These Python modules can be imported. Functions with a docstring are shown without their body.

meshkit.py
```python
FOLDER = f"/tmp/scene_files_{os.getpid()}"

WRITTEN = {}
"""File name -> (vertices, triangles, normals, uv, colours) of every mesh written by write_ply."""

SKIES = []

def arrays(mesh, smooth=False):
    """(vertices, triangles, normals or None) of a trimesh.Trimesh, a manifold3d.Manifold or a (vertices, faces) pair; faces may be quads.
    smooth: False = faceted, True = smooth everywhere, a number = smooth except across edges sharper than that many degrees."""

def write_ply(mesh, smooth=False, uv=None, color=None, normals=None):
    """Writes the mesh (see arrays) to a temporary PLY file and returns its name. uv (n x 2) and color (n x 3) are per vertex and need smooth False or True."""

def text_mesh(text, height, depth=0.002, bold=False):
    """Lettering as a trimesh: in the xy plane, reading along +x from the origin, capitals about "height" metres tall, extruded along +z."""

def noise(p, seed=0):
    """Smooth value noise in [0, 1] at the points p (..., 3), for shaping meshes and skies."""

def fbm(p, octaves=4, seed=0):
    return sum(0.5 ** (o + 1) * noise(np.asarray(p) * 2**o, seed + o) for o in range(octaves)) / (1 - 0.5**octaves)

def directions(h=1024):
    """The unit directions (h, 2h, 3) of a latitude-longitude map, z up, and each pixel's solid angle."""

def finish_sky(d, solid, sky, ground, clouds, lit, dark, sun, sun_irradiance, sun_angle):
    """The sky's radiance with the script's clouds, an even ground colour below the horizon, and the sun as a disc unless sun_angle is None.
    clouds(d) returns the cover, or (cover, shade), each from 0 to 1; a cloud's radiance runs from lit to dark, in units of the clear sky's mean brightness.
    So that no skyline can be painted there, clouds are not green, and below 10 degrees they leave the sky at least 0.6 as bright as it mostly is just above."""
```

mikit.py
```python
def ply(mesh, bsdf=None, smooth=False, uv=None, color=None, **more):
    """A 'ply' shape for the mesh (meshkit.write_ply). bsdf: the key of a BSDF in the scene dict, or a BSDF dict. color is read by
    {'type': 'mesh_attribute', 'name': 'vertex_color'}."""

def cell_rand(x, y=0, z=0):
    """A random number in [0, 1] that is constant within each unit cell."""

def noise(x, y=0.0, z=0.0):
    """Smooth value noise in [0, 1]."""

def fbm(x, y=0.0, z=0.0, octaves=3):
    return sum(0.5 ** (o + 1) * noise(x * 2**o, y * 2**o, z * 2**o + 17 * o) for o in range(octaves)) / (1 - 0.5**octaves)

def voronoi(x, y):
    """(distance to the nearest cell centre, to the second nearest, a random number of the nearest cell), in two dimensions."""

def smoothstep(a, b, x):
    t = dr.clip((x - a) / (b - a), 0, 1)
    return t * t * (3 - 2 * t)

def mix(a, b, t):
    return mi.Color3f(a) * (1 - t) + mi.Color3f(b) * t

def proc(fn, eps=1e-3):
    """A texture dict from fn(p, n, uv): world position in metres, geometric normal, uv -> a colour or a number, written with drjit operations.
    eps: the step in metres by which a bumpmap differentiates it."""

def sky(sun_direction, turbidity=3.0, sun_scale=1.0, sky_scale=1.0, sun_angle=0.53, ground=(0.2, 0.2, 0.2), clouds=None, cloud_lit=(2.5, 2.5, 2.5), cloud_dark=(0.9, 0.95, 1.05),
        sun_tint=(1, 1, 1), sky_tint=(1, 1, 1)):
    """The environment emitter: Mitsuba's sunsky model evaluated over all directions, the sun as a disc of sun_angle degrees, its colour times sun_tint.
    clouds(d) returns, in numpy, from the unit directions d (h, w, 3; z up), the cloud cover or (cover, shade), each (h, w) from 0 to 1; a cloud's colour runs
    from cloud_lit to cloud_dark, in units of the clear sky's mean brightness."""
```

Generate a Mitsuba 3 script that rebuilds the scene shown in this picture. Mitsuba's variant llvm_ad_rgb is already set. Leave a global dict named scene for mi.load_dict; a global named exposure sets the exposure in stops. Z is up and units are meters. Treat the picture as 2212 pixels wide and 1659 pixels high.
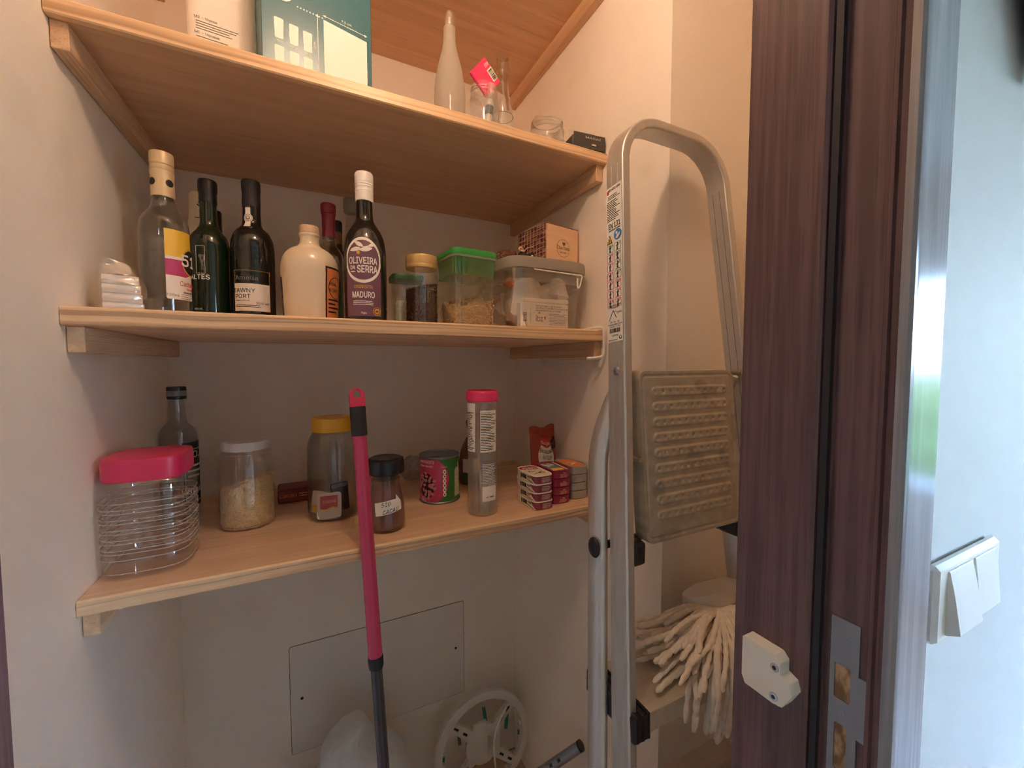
import math, random
import numpy as np
import trimesh
import shapely
from shapely import affinity
from shapely.geometry import Polygon, Point, LineString, box as sbox
import mitsuba as mi
import drjit as dr
import mikit, meshkit
from mikit import fbm, noise, smoothstep, mix, proc

T4 = mi.ScalarTransform4f
PI = math.pi
scene, labels = {}, {}
rng = np.random.default_rng(7)
random.seed(7)

# ------------------------------------------------------------------ camera, sky, lamp, exposure
EYE, YAW, PITCH, FPX = np.array([0.322, -1.310, 1.450]), 0.458, -0.0511, 878.1
fwd = np.array([math.sin(YAW) * math.cos(PITCH), math.cos(YAW) * math.cos(PITCH), math.sin(PITCH)])
scene['camera'] = {'type': 'perspective', 'fov': math.degrees(2 * math.atan(1106 / FPX)), 'fov_axis': 'x', 'near_clip': 0.01, 'far_clip': 100.0,
                   'to_world': T4().look_at(origin=EYE.tolist(), target=(EYE + fwd).tolist(), up=[0, 0, 1])}
exposure = 1.2
scene['sky'] = mikit.sky((-0.6, 0.5, 0.55), turbidity=3.0, sun_scale=0.0, sky_scale=68.0, ground=(0.16, 0.17, 0.15), sky_tint=(1.03, 0.97, 1.09))
LAMP = (0.46, -0.935, 2.26)
LAMP_RGB = (60.0, 41.0, 27.5)

# ------------------------------------------------------------------ helpers
def L(h):
    h = h.lstrip('#')
    v = np.array([int(h[i:i + 2], 16) for i in (0, 2, 4)]) / 255.0
    return [float(x) for x in np.where(v <= 0.04045, v / 12.92, ((v + 0.055) / 1.055) ** 2.4)]

def mat(key, d):
    scene[key] = d
    return key

def rgb(c):
    return {'type': 'rgb', 'value': L(c) if isinstance(c, str) else list(c)}

def pri(key, col, rough=0.5, metal=0.0, spec=0.5, coat=0.0, two=True, **kw):
    b = {'type': 'principled', 'base_color': col if isinstance(col, dict) else rgb(col), 'roughness': rough, 'metallic': metal, 'specular': spec, 'clearcoat': coat, **kw}
    return mat(key, {'type': 'twosided', 'bsdf': b} if two else b)

used = {}
def fresh(name):
    n = used.get(name, -1) + 1
    used[name] = n
    return name if n == 0 else f'{name}_{n:03d}'

def rot(rz=0.0, rx=0.0, ry=0.0):
    cz, sz, cx, sx, cy, sy = math.cos(rz), math.sin(rz), math.cos(rx), math.sin(rx), math.cos(ry), math.sin(ry)
    return np.array([[cz, -sz, 0], [sz, cz, 0], [0, 0, 1]]) @ np.array([[1, 0, 0], [0, cx, -sx], [0, sx, cx]]) @ np.array([[cy, 0, sy], [0, 1, 0], [-sy, 0, cy]])

def moved(mesh, at=(0, 0, 0), R=None):
    m = mesh.copy()
    v = np.asarray(m.vertices)
    m.vertices = (v if R is None else v @ np.asarray(R).T) + np.asarray(at, float)
    return m

class Thing:
    """One top-level object. With a mesh in one() it is a single entry; otherwise its parts' keys start with its name."""
    def __init__(s, name, label=None, cat=None, at=(0, 0, 0), R=None, group=None, kind=None):
        s.key, s.at, s.R = fresh(name), np.asarray(at, float), R
        e = {}
        if label: e['label'] = label
        if cat: e['category'] = cat
        if group: e['group'] = group
        if kind: e['kind'] = kind
        labels[s.key] = e
    def put(s, key, mesh, m, smooth):
        scene[key] = mikit.ply(moved(mesh, s.at, s.R), m, smooth)
    def one(s, mesh, m, smooth=False):
        s.put(s.key, mesh, m, smooth)
        return s
    def add(s, part, mesh, m, smooth=False, label=None, under=None, kind=None):
        key = fresh((under or s.key) + '__' + part)
        s.put(key, mesh, m, smooth)
        if label or kind:
            labels[key] = {k: v for k, v in (('label', label), ('kind', kind)) if v}
        return key

def struct(name, mesh, m, smooth=False, label=None):
    labels[name] = {'kind': 'structure', **({'label': label} if label else {})}
    used.setdefault(name, 0)
    if mesh is not None:
        scene[name] = mikit.ply(mesh, m, smooth)
    return name

def cat(ms):
    return trimesh.util.concatenate(list(ms))

def box(x0, x1, y0, y1, z0, z1, c=0.0):
    """A box, its edges chamfered by c."""
    if c <= 0:
        m = trimesh.creation.box((x1 - x0, y1 - y0, z1 - z0))
        m.apply_translation(((x0 + x1) / 2, (y0 + y1) / 2, (z0 + z1) / 2))
        return m
    pts = []
    for x, sx in ((x0, 1), (x1, -1)):
        for y, sy in ((y0, 1), (y1, -1)):
            for z, sz in ((z0, 1), (z1, -1)):
                pts += [(x + sx * c, y + sy * c, z), (x + sx * c, y, z + sz * c), (x, y + sy * c, z + sz * c)]
    return trimesh.convex.convex_hull(np.array(pts))

def cbox(sx, sy, sz, c=0.0):
    return box(-sx / 2, sx / 2, -sy / 2, sy / 2, 0, sz, c)

def loft(rings, cap0=True, cap1=True):
    rings = [np.asarray(r, float) for r in rings]
    n = len(rings[0])
    v = np.vstack(rings)
    f = []
    i = np.arange(n)
    j = (i + 1) % n
    for k in range(len(rings) - 1):
        a, b = k * n, (k + 1) * n
        f.append(np.stack([a + i, a + j, b + j], 1))
        f.append(np.stack([a + i, b + j, b + i], 1))
    for on, k, rev in ((cap0, 0, True), (cap1, len(rings) - 1, False)):
        if on:
            v = np.vstack([v, rings[k].mean(0)])
            cidx = np.full(n, len(v) - 1)
            t = np.stack([k * n + i, k * n + j, cidx], 1)
            f.append(t[:, ::-1] if rev else t)
    return trimesh.Trimesh(v, np.vstack(f), process=False)

def lathe(prof, seg=48, cap0=True, cap1=True):
    a = np.arange(seg) * 2 * PI / seg
    return loft([np.stack([r * np.cos(a), r * np.sin(a), np.full(seg, z)], 1) for r, z in prof], cap0, cap1)

def solid_vessel(outer, t, base=0.006, seg=64):
    """A turned glass with a real wall of thickness t and an open mouth."""
    inner = [(max(r - t, 0.0008), max(z, outer[0][1] + base)) for r, z in outer if r - t > 0.002]
    return lathe([(0.0005, outer[0][1])] + list(outer) + inner[::-1] + [(0.0005, outer[0][1] + base)], seg)

def smoothprof(pts, n=6):
    """Catmull-Rom through (r, z) points."""
    p = np.array(pts, float)
    q = np.vstack([2 * p[0] - p[1], p, 2 * p[-1] - p[-2]])
    out = []
    for k in range(1, len(q) - 2):
        for t in np.arange(n) / n:
            a, b, c, d = q[k - 1:k + 3]
            out.append(0.5 * (2 * b + (c - a) * t + (2 * a - 5 * b + 4 * c - d) * t ** 2 + (-a + 3 * b - 3 * c + d) * t ** 3))
    out.append(p[-1])
    return [(max(x, 1e-4), z) for x, z in out]

def sering(hx, hy, z, p=4.0, n=64):
    a = np.arange(n) * 2 * PI / n
    c, s = np.cos(a), np.sin(a)
    return np.stack([hx * np.sign(c) * np.abs(c) ** (2 / p), hy * np.sign(s) * np.abs(s) ** (2 / p), np.full(n, z)], 1)

def tube(path, r, seg=12, cap=True, squash=None):
    """A round (or oval: squash = (a, b) factors) tube along a path; r may vary per point."""
    p = np.asarray(path, float)
    r = np.broadcast_to(r, len(p))
    t = np.gradient(p, axis=0)
    t /= np.linalg.norm(t, axis=1, keepdims=True)
    u = np.cross(t[0], [0, 0, 1.0] if abs(t[0][2]) < 0.9 else [1.0, 0, 0])
    u /= np.linalg.norm(u)
    rings, a = [], np.arange(seg) * 2 * PI / seg
    for k in range(len(p)):
        u = u - t[k] * (u @ t[k])
        u /= np.linalg.norm(u)
        w = np.cross(t[k], u)
        sa, sb = squash or (1, 1)
        rings.append(p[k] + r[k] * (np.cos(a)[:, None] * u * sa + np.sin(a)[:, None] * w * sb))
    return loft(rings, cap, cap)

def bez(pts, n=16):
    p = np.array(pts, float)
    q = np.vstack([2 * p[0] - p[1], p, 2 * p[-1] - p[-2]])
    out = []
    for k in range(1, len(q) - 2):
        for t in np.arange(n) / n:
            a, b, c, d = q[k - 1:k + 3]
            out.append(0.5 * (2 * b + (c - a) * t + (2 * a - 5 * b + 4 * c - d) * t ** 2 + (-a + 3 * b - 3 * c + d) * t ** 3))
    return np.array(out + [p[-1]])

def extr(poly, depth):
    gs = [g for g in getattr(poly, 'geoms', [poly]) if g.geom_type == 'Polygon' and g.area > 0]
    return cat(trimesh.creation.extrude_polygon(g, depth, engine='earcut') for g in gs)

def finer(mesh, edge):
    v, f = trimesh.remesh.subdivide_to_size(mesh.vertices, mesh.faces, edge)
    return trimesh.Trimesh(v, f, process=False)

def rrect(w, h, r, cx=0.0, cy=0.0):
    return sbox(cx - w / 2 + r, cy - h / 2 + r, cx + w / 2 - r, cy + h / 2 - r).buffer(r, quad_segs=6)

def on_plane(mesh, o, ux, uy):
    """A flat print (x right, y up, z out) laid on the plane at o."""
    ux, uy = np.asarray(ux, float), np.asarray(uy, float)
    n = np.cross(ux, uy)
    v = np.asarray(mesh.vertices)
    m = mesh.copy()
    m.vertices = np.asarray(o, float) + v[:, :1] * ux + v[:, 1:2] * uy + v[:, 2:] * n
    return m

def on_round(mesh, rf, a0, z0, R=None, eps=0.0003, edge=0.006):
    """A flat print wrapped round a turned body: rf(z) its radius, a0 the angle of x = 0 (0 faces -Y), z0 the height of y = 0."""
    m = finer(mesh, edge) if edge else mesh.copy()
    v = np.asarray(m.vertices)
    z = z0 + v[:, 1]
    r = np.array([rf(t) for t in z]) if callable(rf) else np.full(len(z), rf)
    R = R or float(np.max(r))
    a = a0 + v[:, 0] / R
    r = r + eps + v[:, 2]
    m.vertices = np.stack([r * np.sin(a), -r * np.cos(a), z], 1)
    return m

def rof(prof):
    zs, rs = np.array([p[1] for p in prof]), np.array([p[0] for p in prof])
    o = np.argsort(zs, kind='stable')
    return lambda z: float(np.interp(z, zs[o], rs[o]))

def facing(x, y):
    return math.atan2(EYE[0] - x, -(EYE[1] - y))

TXT = {}
def text(s, h, w=None, bold=False, depth=0.0003, centre=True):
    """Lettering; w = total width it is squeezed to."""
    k = (s, bold)
    if k not in TXT:
        TXT[k] = meshkit.text_mesh(s, 1.0, 1.0, bold)
    m = TXT[k].copy()
    v = np.array(m.vertices)
    x0, x1 = v[:, 0].min(), v[:, 0].max()
    v[:, 0] = (v[:, 0] - ((x0 + x1) / 2 if centre else x0)) * (w / (x1 - x0) if w else h)
    v[:, 1] *= h
    v[:, 2] *= depth
    m.vertices = v
    return m

def shift(m, x=0.0, y=0.0, z=0.0):
    m = m.copy()
    m.apply_translation((x, y, z))
    return m

def bars(n, x0, x1, y0, dy, t, ragged=0.3, seed=1, depth=0.0003):
    """Lines of print too small to read."""
    r = np.random.default_rng(seed)
    return cat(extr(sbox(x0, y0 - k * dy, x0 + (x1 - x0) * (1 - ragged * r.random()), y0 - k * dy + t), depth) for k in range(n))

def barcode(x0, x1, y0, y1, n=18, seed=2, depth=0.0003, along='x'):
    r = np.random.default_rng(seed)
    out, x = [], 0.0
    while x < 1:
        w = r.choice([1, 1, 2, 3]) / (n * 3.2)
        if along == 'x':
            out.append(sbox(x0 + (x1 - x0) * x, y0, x0 + (x1 - x0) * min(1, x + w), y1))
        else:
            out.append(sbox(x0, y0 + (y1 - y0) * x, x1, y0 + (y1 - y0) * min(1, x + w)))
        x += w + r.choice([1, 2]) / (n * 3.2)
    return cat(extr(p, depth) for p in out)

def blob(size, seed=0, amp=0.15, freq=2.0, sub=4, at=(0, 0, 0)):
    m = trimesh.creation.icosphere(sub)
    v = np.array(m.vertices)
    d = 1 + amp * (meshkit.fbm(v * freq + 10 + seed * 3.7, 3, seed) - 0.5) * 2
    m.vertices = v * d[:, None] * np.asarray(size) + np.asarray(at)
    return m

def sheet(nu, nv, fn, closed=False):
    u, v = np.meshgrid(np.linspace(0, 1, nu), np.linspace(0, 1, nv), indexing='ij')
    P = fn(u, v).reshape(-1, 3)
    i, j = np.meshgrid(np.arange(nu - 1), np.arange(nv - 1), indexing='ij')
    a = (i * nv + j).ravel()
    return trimesh.Trimesh(P, np.vstack([np.stack([a, a + nv, a + nv + 1], 1), np.stack([a, a + nv + 1, a + 1], 1)]), process=False)

# ------------------------------------------------------------------ materials
def oak(axis, c1, c2, fine=1.0):
    c1, c2 = L(c1), L(c2)
    def fn(p, n, uv):
        q = [p.x, p.y, p.z]
        s = [(2.2 if k == axis else 55.0) * q[k] for k in range(3)]
        g = fbm(s[0], s[1], s[2], 3)
        h = [(14.0 if k == axis else 620.0) * q[k] for k in range(3)]
        pore = smoothstep(0.62, 0.86, noise(h[0], h[1], h[2]))
        b = fbm(1.3 * q[0] + 9, 1.3 * q[1], 1.3 * q[2], 2)
        return mix(c1, c2, smoothstep(0.32, 0.7, g)) * (1 - 0.22 * fine * pore) * (0.9 + 0.2 * b)
    return proc(fn)

def oak_edge(c1, c2):
    c1, c2 = L(c1), L(c2)
    def fn(p, n, uv):
        warp = 0.006 * fbm(p.x * 4, p.z * 3, 1.0, 2) + 0.003 * noise(p.x * 12, 3.0)
        g = noise(p.x * 1.5, (p.z + warp) * 330.0, p.y * 40)
        line = smoothstep(0.58, 0.9, g)
        g2 = fbm(p.x * 6, (p.z + warp) * 120.0, p.y * 30, 2)
        return mix(c2, c1, line * 0.75) * (0.86 + 0.28 * g2)
    return proc(fn)

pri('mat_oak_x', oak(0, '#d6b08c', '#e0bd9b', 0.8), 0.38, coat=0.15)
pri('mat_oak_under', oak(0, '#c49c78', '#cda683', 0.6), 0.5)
pri('mat_oak_y', oak(1, '#c09a76', '#d0ac88'), 0.5)
pri('mat_oak_edge', oak_edge('#a67a52', '#dcb78e'), 0.42)

def plaster(c, seed):
    c = L(c)
    def fn(p, n, uv):
        a = fbm(p.x * 3 + seed, p.y * 3, p.z * 3, 3)
        b = smoothstep(0.70, 0.86, fbm(p.x * 11 + 3 + seed, p.y * 11, p.z * 9, 3))
        return mi.Color3f(c) * (0.975 + 0.05 * a) * (1 - 0.05 * b)
    return proc(fn)
pri('mat_wall', plaster('#efe6da', 0.0), 0.75, spec=0.25)
pri('mat_hall', plaster('#cdcfce', 5.0), 0.6, spec=0.06)
pri('mat_hall_warm', plaster('#e6d8c6', 4.0), 0.7, spec=0.25)
pri('mat_ceiling', '#e8e6e2', 0.9, spec=0.2)
pri('mat_panel', plaster('#e4ddd4', 8.0), 0.7, spec=0.25)

def wenge(p, n, uv):
    g = fbm(p.x * 260, p.y * 260, p.z * 5, 3)
    s = smoothstep(0.6, 0.85, noise(p.x * 700, p.y * 700, p.z * 16))
    return mix(L('#543b3b'), L('#664a49'), smoothstep(0.3, 0.75, g)) * (1 - 0.25 * s)
pri('mat_wenge', proc(wenge), 0.42, spec=0.45)
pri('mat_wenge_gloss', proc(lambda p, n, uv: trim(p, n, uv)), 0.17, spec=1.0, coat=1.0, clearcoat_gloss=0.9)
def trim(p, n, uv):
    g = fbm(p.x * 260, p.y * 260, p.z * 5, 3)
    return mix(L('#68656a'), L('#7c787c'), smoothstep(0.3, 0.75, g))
def tiles(p, n, uv):
    fx, fy = p.x / 0.33, p.y / 0.33
    ex, ey = fx - dr.floor(fx), fy - dr.floor(fy)
    e = dr.minimum(dr.minimum(ex, 1 - ex), dr.minimum(ey, 1 - ey))
    return mix(L('#7f6a55'), L('#c9ab88'), smoothstep(0.008, 0.016, e)) * (0.9 + 0.2 * fbm(p.x * 6, p.y * 6, 0.0, 3))
pri('mat_floor', proc(tiles), 0.3, spec=0.5)

def alu(p, n, uv):
    s = noise(p.x * 300, p.y * 300, p.z * 6)
    return mi.Color3f(L('#d2cec8')) * (0.93 + 0.1 * s)
pri('mat_alu', proc(alu), 0.38, metal=0.7)
def galv(p, n, uv):
    s = fbm(p.x * 70, 3.0, p.z * 70, 3)
    g = smoothstep(0.6, 0.8, fbm(p.x * 25, 1.0, p.z * 25, 3))
    return mi.Color3f(L('#b3aa98')) * (0.85 + 0.3 * s) * (1 - 0.25 * g)
pri('mat_galv', proc(galv), 0.5, metal=0.35)
def tread(p, n, uv):
    s = noise(p.x * 8, p.y * 260)
    return mi.Color3f(L('#d8cdbc')) * (0.88 + 0.16 * s)
pri('mat_tread', proc(tread), 0.42, metal=0.4)
pri('mat_steel', '#b9b9b6', 0.28, metal=1.0)
pri('mat_dull_steel', '#8f8f92', 0.45, metal=0.8)
pri('mat_rim', '#c9c4ba', 0.3, metal=0.8)

mat('mat_glass', {'type': 'thindielectric', 'int_ior': 1.5})
mat('mat_solid_glass', {'type': 'dielectric', 'int_ior': 1.5, 'ext_ior': 1.0})
mat('mat_solid_pet', {'type': 'dielectric', 'int_ior': 1.5, 'ext_ior': 1.0, 'specular_transmittance': {'type': 'rgb', 'value': [0.985, 0.975, 0.965]}})
mat('mat_clear', {'type': 'thindielectric', 'int_ior': 1.65, 'specular_transmittance': {'type': 'rgb', 'value': [0.95, 0.95, 0.93]}})
mat('mat_glass_grey', {'type': 'thindielectric', 'int_ior': 1.5, 'specular_transmittance': {'type': 'rgb', 'value': [0.90, 0.91, 0.89]}})
mat('mat_pet', {'type': 'thindielectric', 'int_ior': 1.75, 'specular_transmittance': {'type': 'rgb', 'value': [0.95, 0.935, 0.92]}})
def thin(key, weight, col, ior=1.45, trans=1.0, rough=0.4):
    return mat(key, {'type': 'blendbsdf', 'weight': weight, 'a': {'type': 'thindielectric', 'int_ior': ior},
                     'b': {'type': 'principledthin', 'base_color': rgb(col), 'roughness': rough, 'diff_trans': trans, 'spec_trans': 0.0}})
thin('mat_rib', 0.35, '#e8e2da', 1.6, 0.6, 0.2)
thin('mat_frost', 0.72, '#dcd6cc', 1.5, 1.1)
mat('mat_jar', {'type': 'thindielectric', 'int_ior': 1.8, 'specular_transmittance': {'type': 'rgb', 'value': [0.92, 0.90, 0.885]}})
mat('mat_poly', {'type': 'thindielectric', 'int_ior': 1.75, 'specular_transmittance': {'type': 'rgb', 'value': [0.88, 0.89, 0.82]}})
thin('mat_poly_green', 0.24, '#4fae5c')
thin('mat_bag_clear', 0.2, '#f0ece4', 1.5)
mat('mat_poly_grey', {'type': 'thindielectric', 'int_ior': 1.9, 'specular_transmittance': {'type': 'rgb', 'value': [0.92, 0.90, 0.87]}})
thin('mat_haze', 0.16, '#dcd6cc', 1.6)
thin('mat_poly_lid', 0.85, '#bdb6a8')
thin('mat_tube', 0.22, '#d9d2c6', 1.6)
mat('mat_film', {'type': 'thindielectric', 'int_ior': 2.0})
thin('mat_bag_grey', 0.5, '#b9b4ac')
thin('mat_bag_white', 0.93, '#e4e4df', trans=0.5)
pri('mat_green_glass', (0.004, 0.012, 0.003), 0.05, spec=0.6, coat=0.4)
pri('mat_dark_glass', (0.004, 0.0045, 0.004), 0.05, spec=0.6, coat=0.4)
pri('mat_brown_glass', (0.02, 0.008, 0.005), 0.08, spec=0.6)
pri('mat_stoneware', '#e6d2b4', 0.16, spec=0.55, coat=0.6)
pri('mat_cork_cap', '#d9b896', 0.55)
pri('mat_black', '#17161a', 0.35)
pri('mat_black_matt', '#1d1c20', 0.62)
pri('mat_dark_tube', '#3a3438', 0.3)
pri('mat_black_print', '#1b1614', 0.6)
pri('mat_brown_print', '#5b3f30', 0.6)
pri('mat_grey_print', '#77706b', 0.6)
pri('mat_white_print', '#eee7df', 0.55)
pri('mat_gold', '#c99f55', 0.34, metal=0.35)
pri('mat_gold_cap', '#d3ae72', 0.34, metal=0.25)
pri('mat_cream_cap', '#dcbf93', 0.36, metal=0.15)
pri('mat_gold_print', '#c79a3c', 0.5)
pri('mat_pink', '#c4284c', 0.35)
pri('mat_hotpink', '#f0366a', 0.3)
pri('mat_magenta', '#b3365a', 0.32)
pri('mat_magenta_print', '#b03462', 0.5)
pri('mat_yellow_lid', '#d99c1e', 0.35)
pri('mat_yellow', '#eabb3c', 0.45)
pri('mat_orange', '#d8824a', 0.45)
pri('mat_red', '#b42a32', 0.4)
pri('mat_wine', '#7d1f33', 0.36)
pri('mat_maroon', '#7c2a3c', 0.35)
pri('mat_crimson', '#8c1c3c', 0.33)
pri('mat_white', '#f1eee9', 0.45)
pri('mat_white_gloss', '#ecebe8', 0.18, coat=0.6)
pri('mat_white_lid', '#dadada', 0.4)
pri('mat_paper', '#ece4da', 0.7)
pri('mat_card', '#e9e0d4', 0.65)
pri('mat_cream', '#efe6cc', 0.5)
pri('mat_teal', '#1d5a66', 0.3, coat=0.3)
pri('mat_purple', '#6a4557', 0.45)
pri('mat_leafgreen', '#2f6a2f', 0.45)
pri('mat_tin_cream', '#e4d9c2', 0.32)
pri('mat_tin_grey', '#a9a39a', 0.34, metal=0.4)
pri('mat_fish', '#6f7f8c', 0.4)
pri('mat_red_pack', '#9c3b2a', 0.42)
pri('mat_dark_red_pack', '#6d1f22', 0.4)
pri('mat_brown_bag', '#6a4634', 0.4)
pri('mat_charcoal', '#2e2b2b', 0.3, coat=0.5)
pri('mat_green', '#35913f', 0.3)
pri('mat_green_dark', '#1f5a30', 0.4)
pri('mat_blue', '#2f76b5', 0.45)
pri('mat_mop', proc(lambda p, n, uv: mi.Color3f(L('#f3eade')) * (0.84 + 0.26 * fbm(p.x * 120, p.y * 120, p.z * 120, 2))), 0.9, spec=0.1)
pri('mat_plastic_white', '#dcd8cf', 0.4)
pri('mat_peg_green', '#2d6f5c', 0.4)
def pinewood(p, n, uv):
    g = fbm(p.x * 8, p.y * 8, p.z * 130, 3)
    return mix(L('#d9ac84'), L('#e6c09b'), g)
pri('mat_pine', proc(pinewood), 0.6)
def basket(p, n, uv):
    a = fbm(p.x * 160, p.y * 60, p.z * 160, 2)
    return mix(L('#5a2630'), L('#9a6a52'), smoothstep(0.45, 0.7, a))
pri('mat_wrap', proc(basket), 0.45)
pri('mat_rice', proc(lambda p, n, uv: mix(L('#c9ae7c'), L('#ead9b4'), noise(p.x * 420, p.y * 420, p.z * 420))), 0.5)
pri('mat_oats', proc(lambda p, n, uv: mix(L('#b48a5c'), L('#e6cba2'), noise(p.x * 380, p.y * 380, p.z * 380))), 0.7)
pri('mat_clove', proc(lambda p, n, uv: mix(L('#1d0e0b'), L('#4a2a20'), noise(p.x * 400, p.y * 400, p.z * 400))), 0.5)
pri('mat_cocoa', '#6b4334', 0.85)
pri('mat_bean', '#c07478', 0.35)
pri('mat_bean_dark', '#2a1214', 0.5)
pri('mat_leaf', '#5d7f3f', 0.7)
pri('mat_cloth', '#2c2f38', 0.9, spec=0.1)
def rawwood(p, n, uv):
    g = fbm(p.x * 300, p.y * 200, p.z * 60, 3)
    return mix(L('#6b4e38'), L('#b08f6c'), smoothstep(0.3, 0.7, g))
pri('mat_raw_wood', proc(rawwood), 0.8)
pri('mat_joint', '#8d7a6c', 0.8)
pri('mat_tag', '#f0ede8', 0.5)

# ------------------------------------------------------------------ the setting
W, YP, YF, YH = 0.980, -0.695, -1.014, -1.145     # right wall, pier face, pantry side and hall side of the door wall
HC = 2.55
struct('floor', box(-1.2, 3.75, -3.3, 0.1, -0.08, 0), 'mat_floor')
struct('ceiling', box(-1.2, 3.75, -3.3, 0.1, HC, HC + 0.1), 'mat_ceiling')
struct('wall_back', box(-0.12, 1.60, 0, 0.12, 0, HC), 'mat_wall')
struct('wall_left', box(-0.12, 0, YF, 0, 0, HC), 'mat_wall')
struct('wall_right', box(W, 1.45, YP, 0, 0, HC), 'mat_wall')
struct('wall_side', box(1.45, 1.60, YF, 0, 0, HC), 'mat_wall')
JL, JR, DT = 0.178, 0.757, 2.06                   # door opening: left, right, top
RW = 0.034
struct('wall_front', cat([box(-1.2, JL - RW, YH, YF - 0.02, 0, HC), box(JR + RW, 3.6, YH, YF - 0.02, 0, HC), box(JL - RW, JR + RW, YH, YF - 0.02, DT + RW, HC)]), 'mat_hall')
YI = YF - 0.02
struct('wall_front_inner', cat([box(0, JL - RW, YI, YF, 0, HC), box(JR + RW, 1.45, YI, YF, 0, HC), box(JL - RW, JR + RW, YI, YF, DT + RW, HC)]), 'mat_wall')
struct('wall_hall_left', box(-1.2, -1.08, -3.2, YH, 0, HC), 'mat_hall_warm')
bx0_, bx1_, bz0_, bz1_ = 2.10, 3.30, 0.60, 2.05
struct('wall_hall_back', cat([box(-1.2, bx0_, -3.3, -3.2, 0, HC), box(bx1_, 3.75, -3.3, -3.2, 0, HC), box(bx0_, bx1_, -3.3, -3.2, 0, bz0_), box(bx0_, bx1_, -3.3, -3.2, bz1_, HC)]), 'mat_hall_warm')
struct('window_2', cat([box(bx0_ - 0.05, bx0_, -3.28, -3.18, bz0_, bz1_ + 0.05, 0.004), box(bx1_, bx1_ + 0.05, -3.28, -3.18, bz0_, bz1_ + 0.05, 0.004), box(bx0_, bx1_, -3.28, -3.18, bz1_, bz1_ + 0.05, 0.004), box(2.67, 2.73, -3.28, -3.2, bz0_, bz1_, 0.004)]), 'mat_white')
scene['window_2__pane'] = mikit.ply(box(bx0_, bx1_, -3.25, -3.246, bz0_, bz1_), 'mat_glass')
wy0, wy1, wz0, wz1 = -3.05, -1.62, 0.72, 1.92
struct('wall_hall_right', cat([box(3.6, 3.75, -3.2, wy0, 0, HC), box(3.6, 3.75, wy1, YH, 0, HC), box(3.6, 3.75, wy0, wy1, 0, wz0), box(3.6, 3.75, wy0, wy1, wz1, HC)]), 'mat_hall_warm')
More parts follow.
